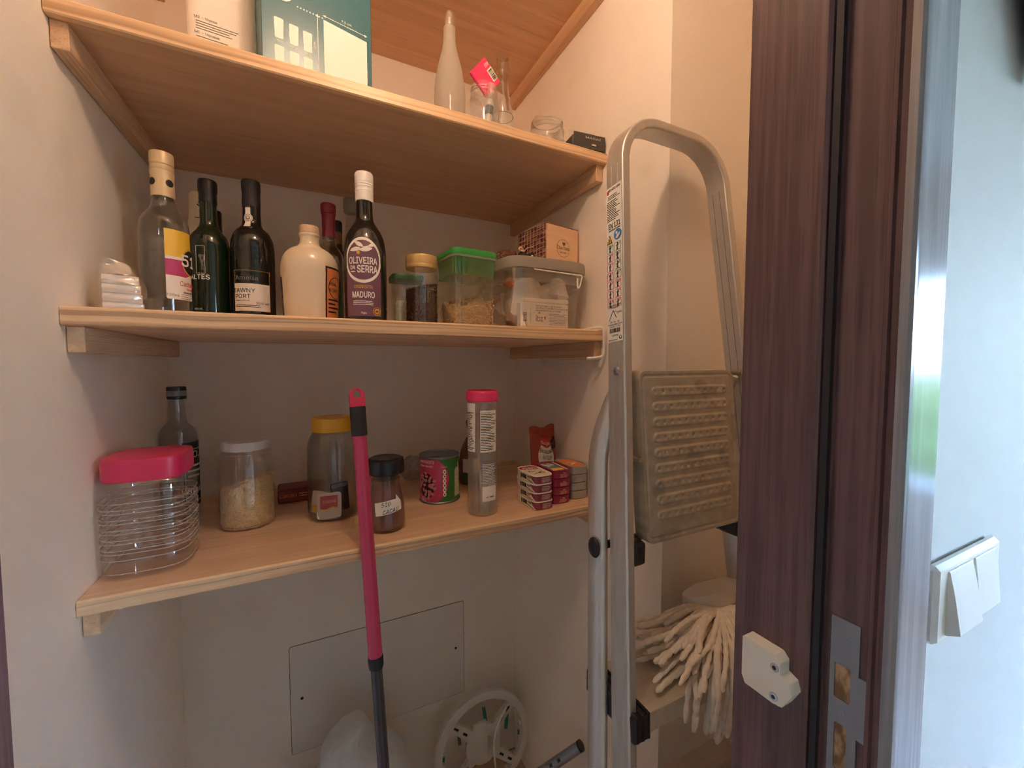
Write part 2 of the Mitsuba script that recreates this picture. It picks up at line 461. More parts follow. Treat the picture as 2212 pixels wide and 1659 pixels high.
struct('window_1', cat([box(3.58, 3.64, wy0 - 0.05, wy0, wz0 - 0.05, wz1 + 0.05, 0.004), box(3.58, 3.64, wy1, wy1 + 0.05, wz0 - 0.05, wz1 + 0.05, 0.004),
                        box(3.58, 3.64, wy0, wy1, wz1, wz1 + 0.05, 0.004), box(3.54, 3.70, wy0 - 0.08, wy1 + 0.08, wz0 - 0.05, wz0, 0.004)]), 'mat_white')
scene['window_1__pane'] = mikit.ply(box(3.66, 3.664, wy0, wy1, wz0, wz1), 'mat_glass')
# low hedge and lawn outside the window
struct('ground_outside', box(3.8, 14, -12, 8, -0.2, -0.1), 'mat_leaf')
hd = Thing('hedge', 'clipped green hedge outside the hall window', 'hedge', at=(7.2, -4.2, 0.4))
hd.one(blob((0.9, 3.6, 0.85), 3, 0.3, 5.0, 5), 'mat_leaf', True)

# ceiling lamp of the pantry
lp = Thing('pendant_lamp', 'warm bulb hanging on a short cord from the pantry ceiling', 'lamp', at=LAMP)
lp.add('cord', tube([(0, 0, 0.10), (0, 0, HC - LAMP[2] - 0.02)], 0.003, 8), 'mat_white')
lp.add('ceiling_rose', shift(lathe([(0.045, 0), (0.045, 0.008), (0.03, 0.02)], 32), z=HC - LAMP[2] - 0.02), 'mat_white', 40)
lp.add('socket', lathe([(0.014, 0.035), (0.018, 0.045), (0.018, 0.09), (0.006, 0.105)], 24), 'mat_white', 40)
key = lp.add('bulb', lathe(smoothprof([(0.002, -0.040), (0.022, -0.033), (0.036, -0.010), (0.034, 0.012), (0.020, 0.028), (0.013, 0.037)]), 28), 'mat_white', True)
scene[key]['emitter'] = {'type': 'area', 'radiance': {'type': 'rgb', 'value': list(LAMP_RGB)}}

# door frame
struct('door_1', None, None, label='dark wood door frame without its door')
def zprism(pts, z0, z1):
    m = extr(Polygon(pts), z1 - z0)
    return shift(m, z=z0)
def door_part(part, mesh, m, smooth=False, label=None, under='door_1'):
    k = fresh(under + '__' + part)
    scene[k] = mikit.ply(mesh, m, smooth)
    if label: labels[k] = {'label': label}
    return k
# section of the right-hand jamb (x towards the wall, y from the pantry to the hall)
right = [(JR, YF), (JR, -1.088), (JR + 0.003, -1.091), (JR + 0.010, -1.092), (JR + 0.010, -1.099), (JR + 0.0125, -1.100), (JR + 0.0125, -1.1330),
         (JR + 0.0095, -1.1345), (JR + 0.0095, -1.1375), (JR + 0.0125, -1.139), (JR + 0.0125, YH), (JR + 0.034, YH), (JR + 0.034, YF), (JR + 0.062, YF), (JR + 0.062, YF + 0.009), (JR + 0.022, YF + 0.009), (JR + 0.020, YF + 0.001), (JR + 0.002, YF + 0.001)]
door_part('jamb', zprism(right, 0, DT), 'mat_wenge')
door_part('jamb', zprism([(JL + JR - x, y) for x, y in right][::-1], 0, DT), 'mat_wenge')
door_part('head', box(JL, JR, YH, YF, DT, DT + RW), 'mat_wenge')
door_part('seal', box(JR + 0.004, JR + 0.009, -1.0985, -1.0925, 0, DT), 'mat_black_matt', label='black rubber seal')
arch = [(0.766, YH), (0.766, -1.151), (0.768, -1.1535), (0.772, -1.155), (0.822, -1.155), (0.827, -1.152), (0.828, YH)]
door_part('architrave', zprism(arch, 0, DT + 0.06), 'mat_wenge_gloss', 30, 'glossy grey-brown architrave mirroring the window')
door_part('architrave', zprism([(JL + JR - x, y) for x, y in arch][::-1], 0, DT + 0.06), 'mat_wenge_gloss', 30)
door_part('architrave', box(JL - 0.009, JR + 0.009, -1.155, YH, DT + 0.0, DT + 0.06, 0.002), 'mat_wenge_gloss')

# strike plate on the rebate of the right jamb: x' runs towards the hall (-Y), y' up
sp_x = JR + 0.0125
plate = sbox(-0.0115, -0.085, 0.0115, 0.078).union(sbox(0.010, -0.030, 0.0215, 0.030))
holeA, holeB = rrect(0.013, 0.034, 0.002, -0.001, 0.016), rrect(0.010, 0.046, 0.002, -0.001, -0.048)
UXJ, UYJ = (0, -1, 0), (0, 0, 1)
SPO = (sp_x, -1.1165, 1.130)
strike = door_part('strike_plate', on_plane(extr(plate.difference(holeA).difference(holeB), 0.0016), SPO, UXJ, UYJ), 'mat_dull_steel', label='steel strike plate with two slots')
for hp in (holeA, holeB):
    door_part('latch_pocket', on_plane(extr(hp, 0.0005), SPO, UXJ, UYJ), 'mat_raw_wood', under=strike, label='raw wood in the slot')
for yy in (0.058, -0.012):
    door_part('screw', on_plane(extr(Point(0, yy).buffer(0.0028), 0.0019), SPO, UXJ, UYJ), 'mat_dull_steel', under=strike)

# white plastic contact screwed to the jamb
ds = Thing('door_contact', 'small white plastic door contact with two screws on the dark door frame', 'door contact', at=(JR, -1.0565, 1.126))
body = rrect(0.058, 0.044, 0.004).difference(sbox(0.018, 0.004, 0.04, 0.04)).union(rrect(0.030, 0.026, 0.008, 0.006, -0.009)).buffer(-0.001).buffer(0.001)
body = Polygon([(-0.022, 0.026), (0.012, 0.026), (0.018, 0.020), (0.018, 0.008), (0.027, 0.004), (0.030, -0.006), (0.021, -0.024), (0.012, -0.026), (-0.018, -0.026), (-0.022, -0.018)]).buffer(-0.002).buffer(0.002)
ds.add('body', on_plane(extr(body, 0.016), (-0.0005, 0, 0), UXJ, UYJ), 'mat_white', 30)
for yy in (0.013, -0.018):
    k = ds.add('screw', on_plane(extr(Point(0.013, yy).buffer(0.0042), 0.0172), (-0.0005, 0, 0), UXJ, UYJ), 'mat_steel')
    ds.add('recess', on_plane(extr(Point(0.013, yy).buffer(0.0019), 0.0176), (-0.0005, 0, 0), UXJ, UYJ), 'mat_black', under=k)

# light switch on the hall wall (two gangs)
sw = Thing('light_switch', 'white double light switch with two rockers on the hall wall', 'light switch', at=(0.916, YH, 1.222))
sw.add('plate', box(-0.078, 0.078, -0.011, 0, -0.038, 0.038, 0.004), 'mat_white_gloss')
def rocker(x0, x1, tip):
    pr = [(-0.010, -0.030), (-0.010 - 0.001, 0.030), (-0.012, 0.0305), (-0.012 - tip * 0.4, 0.012), (-0.012 - tip, -0.026), (-0.012, -0.0305)]
    m = extr(Polygon([(y, z) for y, z in pr]).buffer(0.0006), x1 - x0)
    v = np.array(m.vertices)
    m.vertices = np.stack([x0 + v[:, 2], v[:, 0], v[:, 1]], 1)
    m.fix_normals()
    return m
sw.add('rocker', rocker(-0.058, -0.004, 0.009), 'mat_white_gloss', 25)
sw.add('rocker', rocker(0.004, 0.060, 0.005), 'mat_white_gloss', 25)
ck = Thing('dark_coat', 'dark grey cloth hanging on the hall wall at the upper right edge', 'coat', at=(1.02, YH - 0.03, 1.97))
def coat(u, v):
    z = 0.20 - 0.42 * v
    w = 0.085 * np.sqrt(np.clip(1 - (1 - v * 0.98 - 0.001) ** 2.2, 0.02, 1)) * np.clip((1.02 - v) / 0.25, 0.05, 1)
    a = 2 * PI * u
    return np.stack([w * np.cos(a) * (1 + 0.06 * np.sin(5 * a + 4 * v)), 0.024 * np.sin(a) * (1 + 0.15 * np.sin(7 * a)), z + 0 * u], -1)
ck.one(sheet(48, 30, coat), 'mat_cloth', True)

# ------------------------------------------------------------------ access panel in the back wall
ap = Thing('access_panel', 'painted flush access panel in the back wall below the lowest shelf', 'access panel', at=(0.512, 0, 0.46))
def xz(poly, depth):           # a plate standing in front of the back wall
    return on_plane(extr(poly, depth), (0, 0, 0), (1, 0, 0), (0, 0, 1))
ap.add('panel', xz(rrect(0.532, 0.326, 0.006), 0.0022), 'mat_panel')
ap.add('joint', xz(rrect(0.5365, 0.3305, 0.008).difference(rrect(0.532, 0.326, 0.006)), 0.0007), 'mat_joint', label='dark joint round the panel')
for x, z in ((-0.237, 0.001), (0.237, 0.003)):
    ap.add('screw', xz(Point(x, z).buffer(0.0042), 0.0028), 'mat_black', label='dark screw head')

# ------------------------------------------------------------------ shelves
SHELF = dict(a=(1.0720, 1.0962), b=(1.5047, 1.5327), c=(1.9360, 1.9600), d=(2.3697, 2.3940))
Z1, Z2, Z3 = SHELF['a'][1], SHELF['b'][1], SHELF['c'][1]
def shelf(zs, label):
    t = Thing('shelf', label, 'shelf')
    z0, z1 = zs
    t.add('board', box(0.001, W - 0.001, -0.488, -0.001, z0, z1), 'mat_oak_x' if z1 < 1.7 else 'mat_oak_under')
    fr = extr(Polygon([(-0.5, z0 + 0.002), (-0.498, z0), (-0.488, z0), (-0.488, z1), (-0.497, z1), (-0.5, z1 - 0.003)]), W - 0.002)
    v = np.array(fr.vertices)
    fr.vertices = np.stack([0.001 + v[:, 2], v[:, 0], v[:, 1]], 1)
    t.add('front_edge', fr, 'mat_oak_edge', label='grained solid front edge')
    for x0 in (0.001, W - 0.021):
        t.add('batten', box(x0, x0 + 0.020, -0.485, -0.001, z0 - 0.039, z0, 0.001), 'mat_oak_y', label='wall batten under the board end')
shelf(SHELF['a'], 'lowest oak shelf, holding the jars, the can and the tins')
shelf(SHELF['b'], 'oak shelf with the liquor bottles and the plastic boxes')
shelf(SHELF['c'], 'oak shelf with the teal carton and the frosted bottle')
shelf(SHELF['d'], 'topmost oak shelf, seen only from below')

# ------------------------------------------------------------------ things on the third shelf
def flat(t, part, mesh, m, o, ux, uy, label=None, under=None):
    return t.add(part, on_plane(mesh, o, ux, uy), m, label=label, under=under)
FX, FZ = (1, 0, 0), (0, 0, 1)

# teal glassware carton, turned a little
b = Thing('glassware_carton', 'teal cardboard carton printed with white glasses, on the upper shelf', 'box', at=(0.340, -0.405, Z3), R=rot(rz=0.16))
b.add('carton', box(-0.092, 0.092, -0.062, 0.062, 0, 0.27, 0.001), 'mat_teal')
fo = (0, -0.0622, 0)
def glass_shape(w, h, tp, r=0.004):
    return Polygon([(-w / 2 * tp, 0), (w / 2 * tp, 0), (w / 2, h), (-w / 2, h)]).buffer(-r * 0.6).buffer(r * 0.6)
pr = [affinity.translate(glass_shape(0.0150, 0.034, 0.86), x, z) for x, z in ((-0.066, 0.050), (-0.043, 0.048), (-0.021, 0.046))]
pr += [affinity.translate(glass_shape(0.0150, 0.034, 0.86), x, z) for x, z in ((-0.066, 0.004), (-0.043, 0.002), (-0.021, 0.0015))]
for p in pr:
    flat(b, 'printed_glass', extr(p, 0.0003), 'mat_white_print', fo, FX, FZ)
flat(b, 'printed_glass', extr(Polygon([(0.006, 0.0), (0.083, 0.0), (0.083, 0.108), (0.006, 0.114)]), 0.0003), 'mat_white_print', fo, FX, FZ, label='large white glass print')
arrow = lambda x0, y0, x1, y1: LineString([(x0, y0), (x1, y1)]).buffer(0.0005)
hd2 = lambda x, y, a: affinity.translate(affinity.rotate(Polygon([(-0.0022, -0.002), (0.0022, -0.002), (0, 0.0035)]), a, origin=(0, 0)), x, y)
flat(b, 'dimension_lines', extr(shapely.union_all([arrow(0.008, 0.121, 0.081, 0.118), hd2(0.008, 0.121, 90), hd2(0.081, 0.118, -90), arrow(-0.004, 0.002, -0.004, 0.114), hd2(-0.004, 0.116, 0)]), 0.0003), 'mat_white_print', fo, FX, FZ)
flat(b, 'lettering', cat([shift(text('9,5 cm', 0.004), 0.046, 0.124), shift(text('30 cl', 0.0032), -0.066, 0.0440), shift(text('25 cl', 0.0032), -0.043, 0.0420), shift(text('20 cl', 0.0032), -0.021, 0.0400), moved(text('12 cm', 0.0035), (-0.008, 0.062, 0), rot(rz=PI / 2))]), 'mat_white_print', fo, FX, FZ)
flat(b, 'emblem', extr(affinity.scale(Point(-0.060, 0.125).buffer(0.012), 1.2, 0.8).difference(affinity.scale(Point(-0.060, 0.125).buffer(0.009), 1.1, 0.7)), 0.0003), 'mat_white_print', fo, FX, FZ)
flat(b, 'dots', cat(extr(Point(-0.036 + 0.005 * k, 0.116).buffer(0.0012), 0.0003) for k in range(9)), 'mat_white_print', fo, FX, FZ)

# white printed packet left of it
b = Thing('recipe_packet', 'white packet with printed paragraphs beside the teal carton', 'packet', at=(0.191, -0.366, Z3), R=rot(rz=0.08))
pk = affinity.translate(rrect(0.110, 0.05, 0.020), 0, 0)
b.add('packet', extr(pk, 0.17), 'mat_card', 30)
po = (-0.012, -0.0253, 0)
for k, (z, n, tx, sd) in enumerate(((0.098, 4, 'M2 - Massa', 3), (0.072, 5, 'Mil - Mousse', 4), (0.042, 4, 'Loja - Receita', 5))):
    flat(b, 'heading', shift(text(tx, 0.0042, centre=False), -0.030, z), 'mat_grey_print', po, FX, FZ)
    flat(b, 'print_lines', bars(n, -0.028, 0.036, z - 0.005, 0.0042, 0.0011, 0.3, sd), 'mat_grey_print', po, FX, FZ)

# frosted bottle
b = Thing('frosted_bottle', 'tall frosted glass bottle with a long neck on the upper shelf', 'bottle', at=(0.602, -0.440, Z3))
pf = [(0.030, 0.0), (0.032, 0.004)] + smoothprof([(0.0325, 0.008), (0.0330, 0.06), (0.0315, 0.085), (0.0260, 0.118), (0.0190, 0.145), (0.0145, 0.165), (0.0128, 0.185), (0.0125, 0.202)])
b.add('body', lathe(pf, 48, cap1=False), 'mat_frost', True)
b.add('rim', lathe([(0.0125, 0.202), (0.0142, 0.205), (0.0146, 0.214), (0.0140, 0.217), (0.0146, 0.220), (0.0142, 0.229), (0.011, 0.233), (0.0085, 0.232), (0.0085, 0.205)], 32, False, False), 'mat_pet', 40, 'clear glass rim')

# clear jar holding a pink packet and a glue tube
jx, jy = 0.682, -0.437
b = Thing('open_jar', 'clear open jar holding a pink packet, on the upper shelf', 'jar', at=(jx, jy, Z3))
pj = [(0.030, 0.001), (0.033, 0.006), (0.034, 0.05), (0.033, 0.072), (0.028, 0.082), (0.0285, 0.086), (0.030, 0.088), (0.0285, 0.091), (0.030, 0.094), (0.0285, 0.098), (0.0285, 0.104)]
b.add('glass', solid_vessel(pj, 0.0018, 0.004), 'mat_solid_glass', 30)
R = rot(ry=math.radians(38), rz=0.25)
b = Thing('sachet', 'pink packet with a barcode sticking out of the open jar', 'packet', at=(jx + 0.006, jy + 0.004, Z3 + 0.132), R=R)
b.add('pouch', box(-0.029, 0.029, -0.004, 0.004, -0.034, 0.030, 0.002), 'mat_hotpink')
b.add('barcode_label', box(-0.008, 0.018, -0.0046, -0.0038, 0.010, 0.028), 'mat_white_print', label='white barcode patch')
flat(b, 'barcode', barcode(-0.005, 0.016, 0.013, 0.026, 9), 'mat_black_print', (0, -0.0047, 0), FX, FZ)
flat(b, 'print_lines', bars(4, -0.02, -0.012, 0.024, 0.004, 0.0014, 0.2, 5), 'mat_white_print', (0, -0.0041, 0), FX, FZ)
b = Thing('glue_tube', 'small white tube with a clear cap standing in the open jar', 'tube', at=(jx + 0.004, jy - 0.010, Z3 + 0.006), R=rot(ry=0.10))
b.add('tube', lathe([(0.008, 0), (0.0085, 0.003), (0.0085, 0.062), (0.006, 0.070)], 24), 'mat_white', 40)
b.add('label_band', lathe([(0.0088, 0.035), (0.0088, 0.055)], 24, False, False), 'mat_fish', 40, 'grey printed band')
b.add('cap', lathe([(0.0075, 0.070), (0.012, 0.078), (0.0135, 0.092), (0.0125, 0.101), (0.006, 0.103)], 24), 'mat_film', 40, 'cloudy cap')

# slender clear bottle with water
b = Thing('slender_bottle', 'slender clear bottle near the right wall on the upper shelf', 'bottle', at=(0.792, -0.300, Z3))
pf = [(0.036, 0.0), (0.038, 0.004), (0.038, 0.03)] + smoothprof([(0.038, 0.05), (0.0375, 0.09), (0.0335, 0.125), (0.025, 0.160), (0.0185, 0.195), (0.0155, 0.230), (0.0145, 0.252)])
b.add('glass', solid_vessel(pf + [(0.0165, 0.255), (0.0168, 0.262), (0.0155, 0.266), (0.0165, 0.272), (0.0165, 0.288), (0.0145, 0.293)], 0.0020, 0.006), 'mat_solid_glass', 40)
b.add('level_ring', lathe([(0.0278, 0.140), (0.0270, 0.1406), (0.0262, 0.140)], 40, False, False), 'mat_grey_print', True, 'dark line of the old level')

# low jar
b = Thing('low_jar', 'low empty glass jar beside the black packet on the upper shelf', 'jar', at=(0.852, -0.428, Z3))
b.add('glass', solid_vessel([(0.038, 0.0008), (0.0415, 0.006), (0.0415, 0.052), (0.038, 0.058), (0.0375, 0.062), (0.0392, 0.064), (0.0378, 0.067), (0.0392, 0.070), (0.0378, 0.074), (0.0378, 0.078), (0.0370, 0.0792)], 0.0020, 0.005, 72), 'mat_solid_glass', 30)

# black packet, reading glasses, clear bag
b = Thing('black_packet', 'shiny black foil packet with faint lettering, at the right end of the upper shelf', 'packet', at=(0.952, -0.458, Z3 + 0.001), R=rot(rz=-0.10))
def pillow(hx, hy, hz, seed, crease=0.12):
    def f(u, v):
        a, c = u * 2 - 1, v * 2 - 1
        prof = np.clip((1 - np.abs(a) ** 3.0) * (1 - np.abs(c) ** 3.0), 0, 1) ** 0.5
        q = np.stack([a * 2.5 + seed, c * 2.5, 0 * a], -1)
        return a, c, prof * (1 + crease * (meshkit.fbm(q * 2.2, 3, seed) - 0.5) * 4)
    top = sheet(30, 24, lambda u, v: (lambda a, c, h: np.stack([a * hx, c * hy, hz * (1 + h)], -1))(*f(u, v)))
    bot = sheet(30, 24, lambda u, v: (lambda a, c, h: np.stack([a * hx, c * hy, hz * (1 - np.clip(h, 0, 1))], -1))(*f(u, v)))
    bot.faces = bot.faces[:, ::-1]
    return cat([top, bot])
b.add('foil', cat([box(-0.06, 0.026, -0.036, 0.036, 0, 0.036, 0.006)]), 'mat_charcoal', 20)
wr = sheet(40, 24, lambda u, v: np.stack([-0.0605 + 0.087 * u, -0.0372 - 0.0018 * meshkit.fbm(np.stack([u * 9, v * 5, 0 * u], -1), 3, 4), 0.002 + 0.034 * v], -1))
b.add('wrinkled_front', wr, 'mat_charcoal', True)
flat(b, 'lettering', shift(text('MASAI', 0.0052, w=0.042), -0.008, 0.0235), 'mat_rim', (0, -0.0396, 0), FX, FZ)
flat(b, 'print_mark', extr(rrect(0.012, 0.004, 0.001, -0.006, 0.011), 0.0003), 'mat_rim', (0, -0.0396, 0), FX, FZ)
b = Thing('reading_glasses', 'folded thin-rimmed glasses beside the black packet', 'glasses', at=(0.905, -0.455, Z3 + 0.002), R=rot(rz=0.3, ry=-0.5))
b.add('rim', tube([(0.017 * math.cos(a), 0.0, 0.013 + 0.012 * math.sin(a)) for a in np.linspace(0, 2 * PI, 25)], 0.0011, 8, False), 'mat_black')
b.add('lens', on_plane(extr(Point(0, 0).buffer(0.0165), 0.0008), (0, 0.0004, 0.013), FX, (0, 0, 0.72)), 'mat_glass')
b.add('temple', tube([(-0.017, 0.0, 0.014), (-0.02, 0.03, 0.012), (-0.018, 0.07, 0.008)], 0.0012, 8), 'mat_black')
def crumple(size, seed, amp=0.3, freq=2.4, sub=5):
    m = trimesh.creation.icosphere(sub)
    v = np.array(m.vertices)
    n = np.abs(meshkit.fbm(v * freq + seed * 5.1, 4, seed) - 0.5) * 2
    n2 = meshkit.noise(v * freq * 0.7 + 40 + seed, seed)
    m.vertices = v * (0.8 + amp * (n2 - 0.5) * 1.6 - amp * n)[:, None] * np.asarray(size)
    return m
b = Thing('clear_bag', 'crumpled clear plastic bag behind the black packet', 'bag', at=(0.925, -0.395, Z3 + 0.045))
b.one(crumple((0.055, 0.03, 0.06), 5, 0.5), 'mat_bag_clear', 40)

# ------------------------------------------------------------------ things on the second shelf
def closed_inner(pf, t, up=0.003):
    return [(max(r - t, 0.0015), z + (up if z < 0.01 else 0)) for r, z in pf]

# plastic-wrapped white rolls
b = Thing('wrapped_rolls', 'plastic wrapped pack of white rolls at the left end of the bottle shelf', 'packet', at=(0.0490, -0.430, Z2), R=rot(rz=0.25))
for k in range(4):
    m = tube([(-0.023, 0, 0.008 + 0.0145 * k), (0.025 - 0.0015 * k, 0, 0.008 + 0.0145 * k)], 0.0078, 16, squash=(1.7, 1.0))
    b.add('roll', m, 'mat_white', 40)
def film(u, v):
    a = 2 * PI * u
    x = 0.030 * np.sign(np.cos(a)) * np.abs(np.cos(a)) ** 0.6 * (1 - 0.55 * np.clip(v - 0.62, 0, 1) * 2)
    y = 0.019 * np.sign(np.sin(a)) * np.abs(np.sin(a)) ** 0.6 * (1 - 0.8 * np.clip(v - 0.55, 0, 1) * 2)
    z = 0.001 + 0.09 * v * (1 - 0.22 * (x + 0.03) / 0.06 * (v > 0.3))
    q = np.stack([x * 60, y * 60, z * 60], -1)
    d = (meshkit.fbm(q, 3, 2) - 0.5) * 0.008
    return np.stack([x + d - 0.008 * np.clip(v - 0.6, 0, 1), y + d, z], -1)
b.add('film', sheet(50, 30, film), 'mat_film', True, 'crinkled clear film')

# clear spirit bottle with the yellow and pink label
cx_, cy_ = 0.089, -0.360
b = Thing('spirit_bottle', 'clear liquor bottle with a gold cap and a yellow, pink and white label reading 51', 'bottle', at=(cx_, cy_, Z2))
pf = [(0.033, 0.0), (0.036, 0.004), (0.0365, 0.01), (0.0365, 0.148)] + smoothprof([(0.0365, 0.155), (0.0345, 0.170), (0.0285, 0.182), (0.0215, 0.193), (0.0170, 0.207), (0.0150, 0.222), (0.0145, 0.236)])
b.add('glass', solid_vessel(pf, 0.0012, 0.006), 'mat_solid_glass', 40)
cap = [(0.0165, 0.214), (0.0172, 0.216), (0.0170, 0.252), (0.0178, 0.254), (0.0178, 0.2585), (0.0160, 0.2600), (0.0175, 0.2625), (0.0175, 0.268), (0.0160, 0.2695), (0.0175, 0.2715), (0.0176, 0.289), (0.0168, 0.292)]
b.add('cap', lathe(cap, 40, cap0=False), 'mat_cream_cap', 35, 'gold screw cap')
fa = facing(cx_, cy_)
rf = rof(pf)
for da in (-0.98, 0.62):
    b.add('cap_stamp', on_round(extr(Point(0, 0).buffer(0.0062), 0.0004), 0.0171, fa + da, 0.238, edge=0.003), 'mat_black_print', label='round dark stamp')
ca = fa + 0.60
lab = lambda poly, d=0.0002, edge=0.006, a=ca: on_round(extr(poly, d), rf, a, 0, R=0.0365, edge=edge)
b.add('label', lab(affinity.translate(rrect(0.046, 0.122, 0.004), 0, 0.092)), 'mat_white_print', label='white front label')
b.add('label_band', lab(sbox(-0.023, 0.106, 0.023, 0.153), 0.0003), 'mat_yellow', label='yellow band')
b.add('label_band', lab(Polygon([(-0.023, 0.101), (0.023, 0.101), (0.023, 0.080), (0.008, 0.072), (-0.023, 0.073)]), 0.0003), 'mat_magenta_print', label='pink band')
b.add('emblem', lab(affinity.scale(Point(0.020, 0.100).buffer(0.019), 1.0, 1.28), 0.0006), 'mat_gold_print', label='oval gold emblem')
b.add('emblem', lab(affinity.scale(Point(0.020, 0.100).buffer(0.0172), 1.0, 1.28), 0.0009), 'mat_black_print', label='black oval')
b.add('numeral', on_round(shift(text('51', 0.020, bold=True), 0.016, 0.092), rf, ca, 0, R=0.0365, eps=0.0014, edge=0.004), 'mat_white_print', label='white 51')
b.add('lettering', on_round(cat([shift(text('Cachaça', 0.0085, 0.032), 0.013, 0.056), shift(text('Brasil', 0.004), 0.016, 0.049)]), rf, ca, 0, R=0.0365, eps=0.0006), 'mat_red', label='red script')
b.add('print_lines', on_round(cat([extr(sbox(0.002, 0.043, 0.021, 0.046), 0.0003), bars(3, -0.002, 0.021, 0.040, 0.0035, 0.0009, 0.2, 3), shift(text('700ml', 0.0045), -0.014, 0.036)]), rf, ca, 0, R=0.0365, eps=0.0006), 'mat_grey_print')
b.add('back_label', lab(affinity.translate(rrect(0.046, 0.115, 0.003), 0, 0.095), a=fa + PI - 0.50 + 1.0), 'mat_card', label='back of the rear label')

# bottle in pale paper behind
b = Thing('paper_wrapped_bottle', 'bottle wrapped in pale paper with an inked drawing, behind the clear liquor bottle', 'bottle', at=(0.112, -0.185, Z2))
pf2 = [(0.034, 0), (0.0355, 0.004), (0.0355, 0.165)] + smoothprof([(0.0355, 0.17), (0.031, 0.20), (0.0245, 0.225), (0.0225, 0.245), (0.0218, 0.285)]) + [(0.020, 0.288)]
b.add('body', lathe(pf2, 40), 'mat_cream', 40)
fa = facing(0.112, -0.185)
agave = [LineString([(0, 0), (0.010 * math.sin(a), 0.012 * math.cos(a) + 0.002)]).buffer(0.0014) for a in (-1.2, -0.7, -0.2, 0.3, 0.8, 1.3)] + [LineString([(-0.006, -0.006), (0.004, -0.008), (0.002, 0.0)]).buffer(0.001)]
b.add('drawing', on_round(extr(shapely.union_all(agave), 0.0003), rof(pf2), fa + 0.1, 0.253, edge=0.004), 'mat_black_print', label='inked plant')
b.add('lettering', on_round(cat([shift(text('Jm', 0.017), 0.006, 0.004), extr(LineString([(-0.02, 0.026), (0.0, 0.0275), (0.02, 0.024)]).buffer(0.0008), 0.0003), extr(LineString([(-0.004, -0.008), (0.001, -0.015), (0.006, -0.006)]).buffer(0.0008), 0.0003)]), rof(pf2), fa + 0.1, 0.205, edge=0.005), 'mat_black_print')

# dark bottles whose necks show behind
for k, (x, y, h, m, lab_) in enumerate(((0.1185, -0.080, 0.285, 'mat_brown_glass', 'reddish brown bottle neck showing behind the green bottle'), (0.206, -0.145, 0.262, 'mat_dark_glass', 'dark bottle just visible behind the port bottle'))):
    b = Thing('dark_bottle', lab_, 'bottle', at=(x, y, Z2))
    b.one(lathe([(0.030, 0), (0.032, 0.004), (0.032, 0.15)] + smoothprof([(0.032, 0.16), (0.024, 0.19), (0.0155, 0.215), (0.0140, 0.25), (0.0140, h)]) + [(0.012, h + 0.003)], 36), m, 40)

# green wine bottle
gx, gy = 0.141, -0.280
b = Thing('green_bottle', 'dark green bottle with a black cap between the clear bottle and the port', 'bottle', at=(gx, gy, Z2))
pf = [(0.031, 0), (0.0335, 0.004), (0.034, 0.01), (0.034, 0.135)] + smoothprof([(0.034, 0.142), (0.0335, 0.158), (0.0295, 0.174), (0.0205, 0.187), (0.0152, 0.200), (0.0145, 0.235), (0.0142, 0.255)])
b.add('glass', lathe(pf, 48), 'mat_green_glass', 40)
b.add('cap', lathe([(0.0150, 0.240), (0.0154, 0.242), (0.0152, 0.262), (0.0164, 0.264), (0.0164, 0.282), (0.0150, 0.286)], 36), 'mat_black', 40, 'black cap')
fa = facing(gx, gy)
b.add('emblem', on_round(extr(sbox(-0.010, 0.094, 0.006, 0.148).difference(sbox(-0.0093, 0.0947, 0.0053, 0.1473)), 0.0003), rof(pf), fa - 0.42, 0, R=0.034), 'mat_white_print', label='white framed rooster mark')
roo = shapely.union_all([Point(-0.002, 0.128).buffer(0.0035), LineString([(-0.002, 0.126), (0.0, 0.116), (0.002, 0.110)]).buffer(0.0016), LineString([(0.001, 0.113), (0.004, 0.124), (0.0035, 0.130)]).buffer(0.0013), LineString([(0.0, 0.110), (0.0, 0.101)]).buffer(0.0007), LineString([(0.002, 0.110), (0.003, 0.101)]).buffer(0.0007)])
b.add('emblem', on_round(extr(roo, 0.0003), rof(pf), fa - 0.42, 0, R=0.034, edge=0.003), 'mat_grey_print')
b.add('lettering', on_round(cat([shift(text('ALTES', 0.0088, bold=True), -0.006, 0.083), shift(text('750 ML', 0.0035), -0.009, 0.023)]), rof(pf), fa - 0.42, 0, R=0.034), 'mat_white_print', label='white lettering')

# port bottle
px_, py_ = 0.218, -0.300
b = Thing('port_bottle', 'black port bottle with a white label reading TAWNY PORT', 'bottle', at=(px_, py_, Z2))
pf = [(0.036, 0), (0.039, 0.004), (0.0395, 0.01), (0.0395, 0.145)] + smoothprof([(0.0395, 0.152), (0.0375, 0.170), (0.031, 0.186), (0.0215, 0.196), (0.0175, 0.204), (0.0165, 0.215), (0.0158, 0.245)])
b.add('glass', lathe(pf, 56), 'mat_dark_glass', 40)
b.add('cap', lathe([(0.0163, 0.238), (0.0166, 0.240), (0.0162, 0.270), (0.0170, 0.272), (0.0172, 0.288), (0.0155, 0.292)], 36), 'mat_black_matt', 40, 'black wax-like cap')
fa = facing(px_, py_)
rf = rof(pf)
seal = shapely.union_all([Point(0, 0.213).buffer(0.0088), rrect(0.010, 0.040, 0.001, 0, 0.214)])
b.add('seal_label', on_round(extr(seal, 0.0003), rf, fa - 0.42, 0, R=0.0175, edge=0.003), 'mat_white_print', label='white guarantee seal on the neck')
b.add('seal_print', on_round(extr(shapely.union_all([Point(0, 0.213).buffer(0.0072).difference(Point(0, 0.213).buffer(0.0064)), Point(0, 0.213).buffer(0.0042).difference(Point(0, 0.214).buffer(0.0024))]), 0.0003), rf, fa - 0.42, 0, R=0.0175, eps=0.0007, edge=0.003), 'mat_grey_print')
la = fa - 0.10
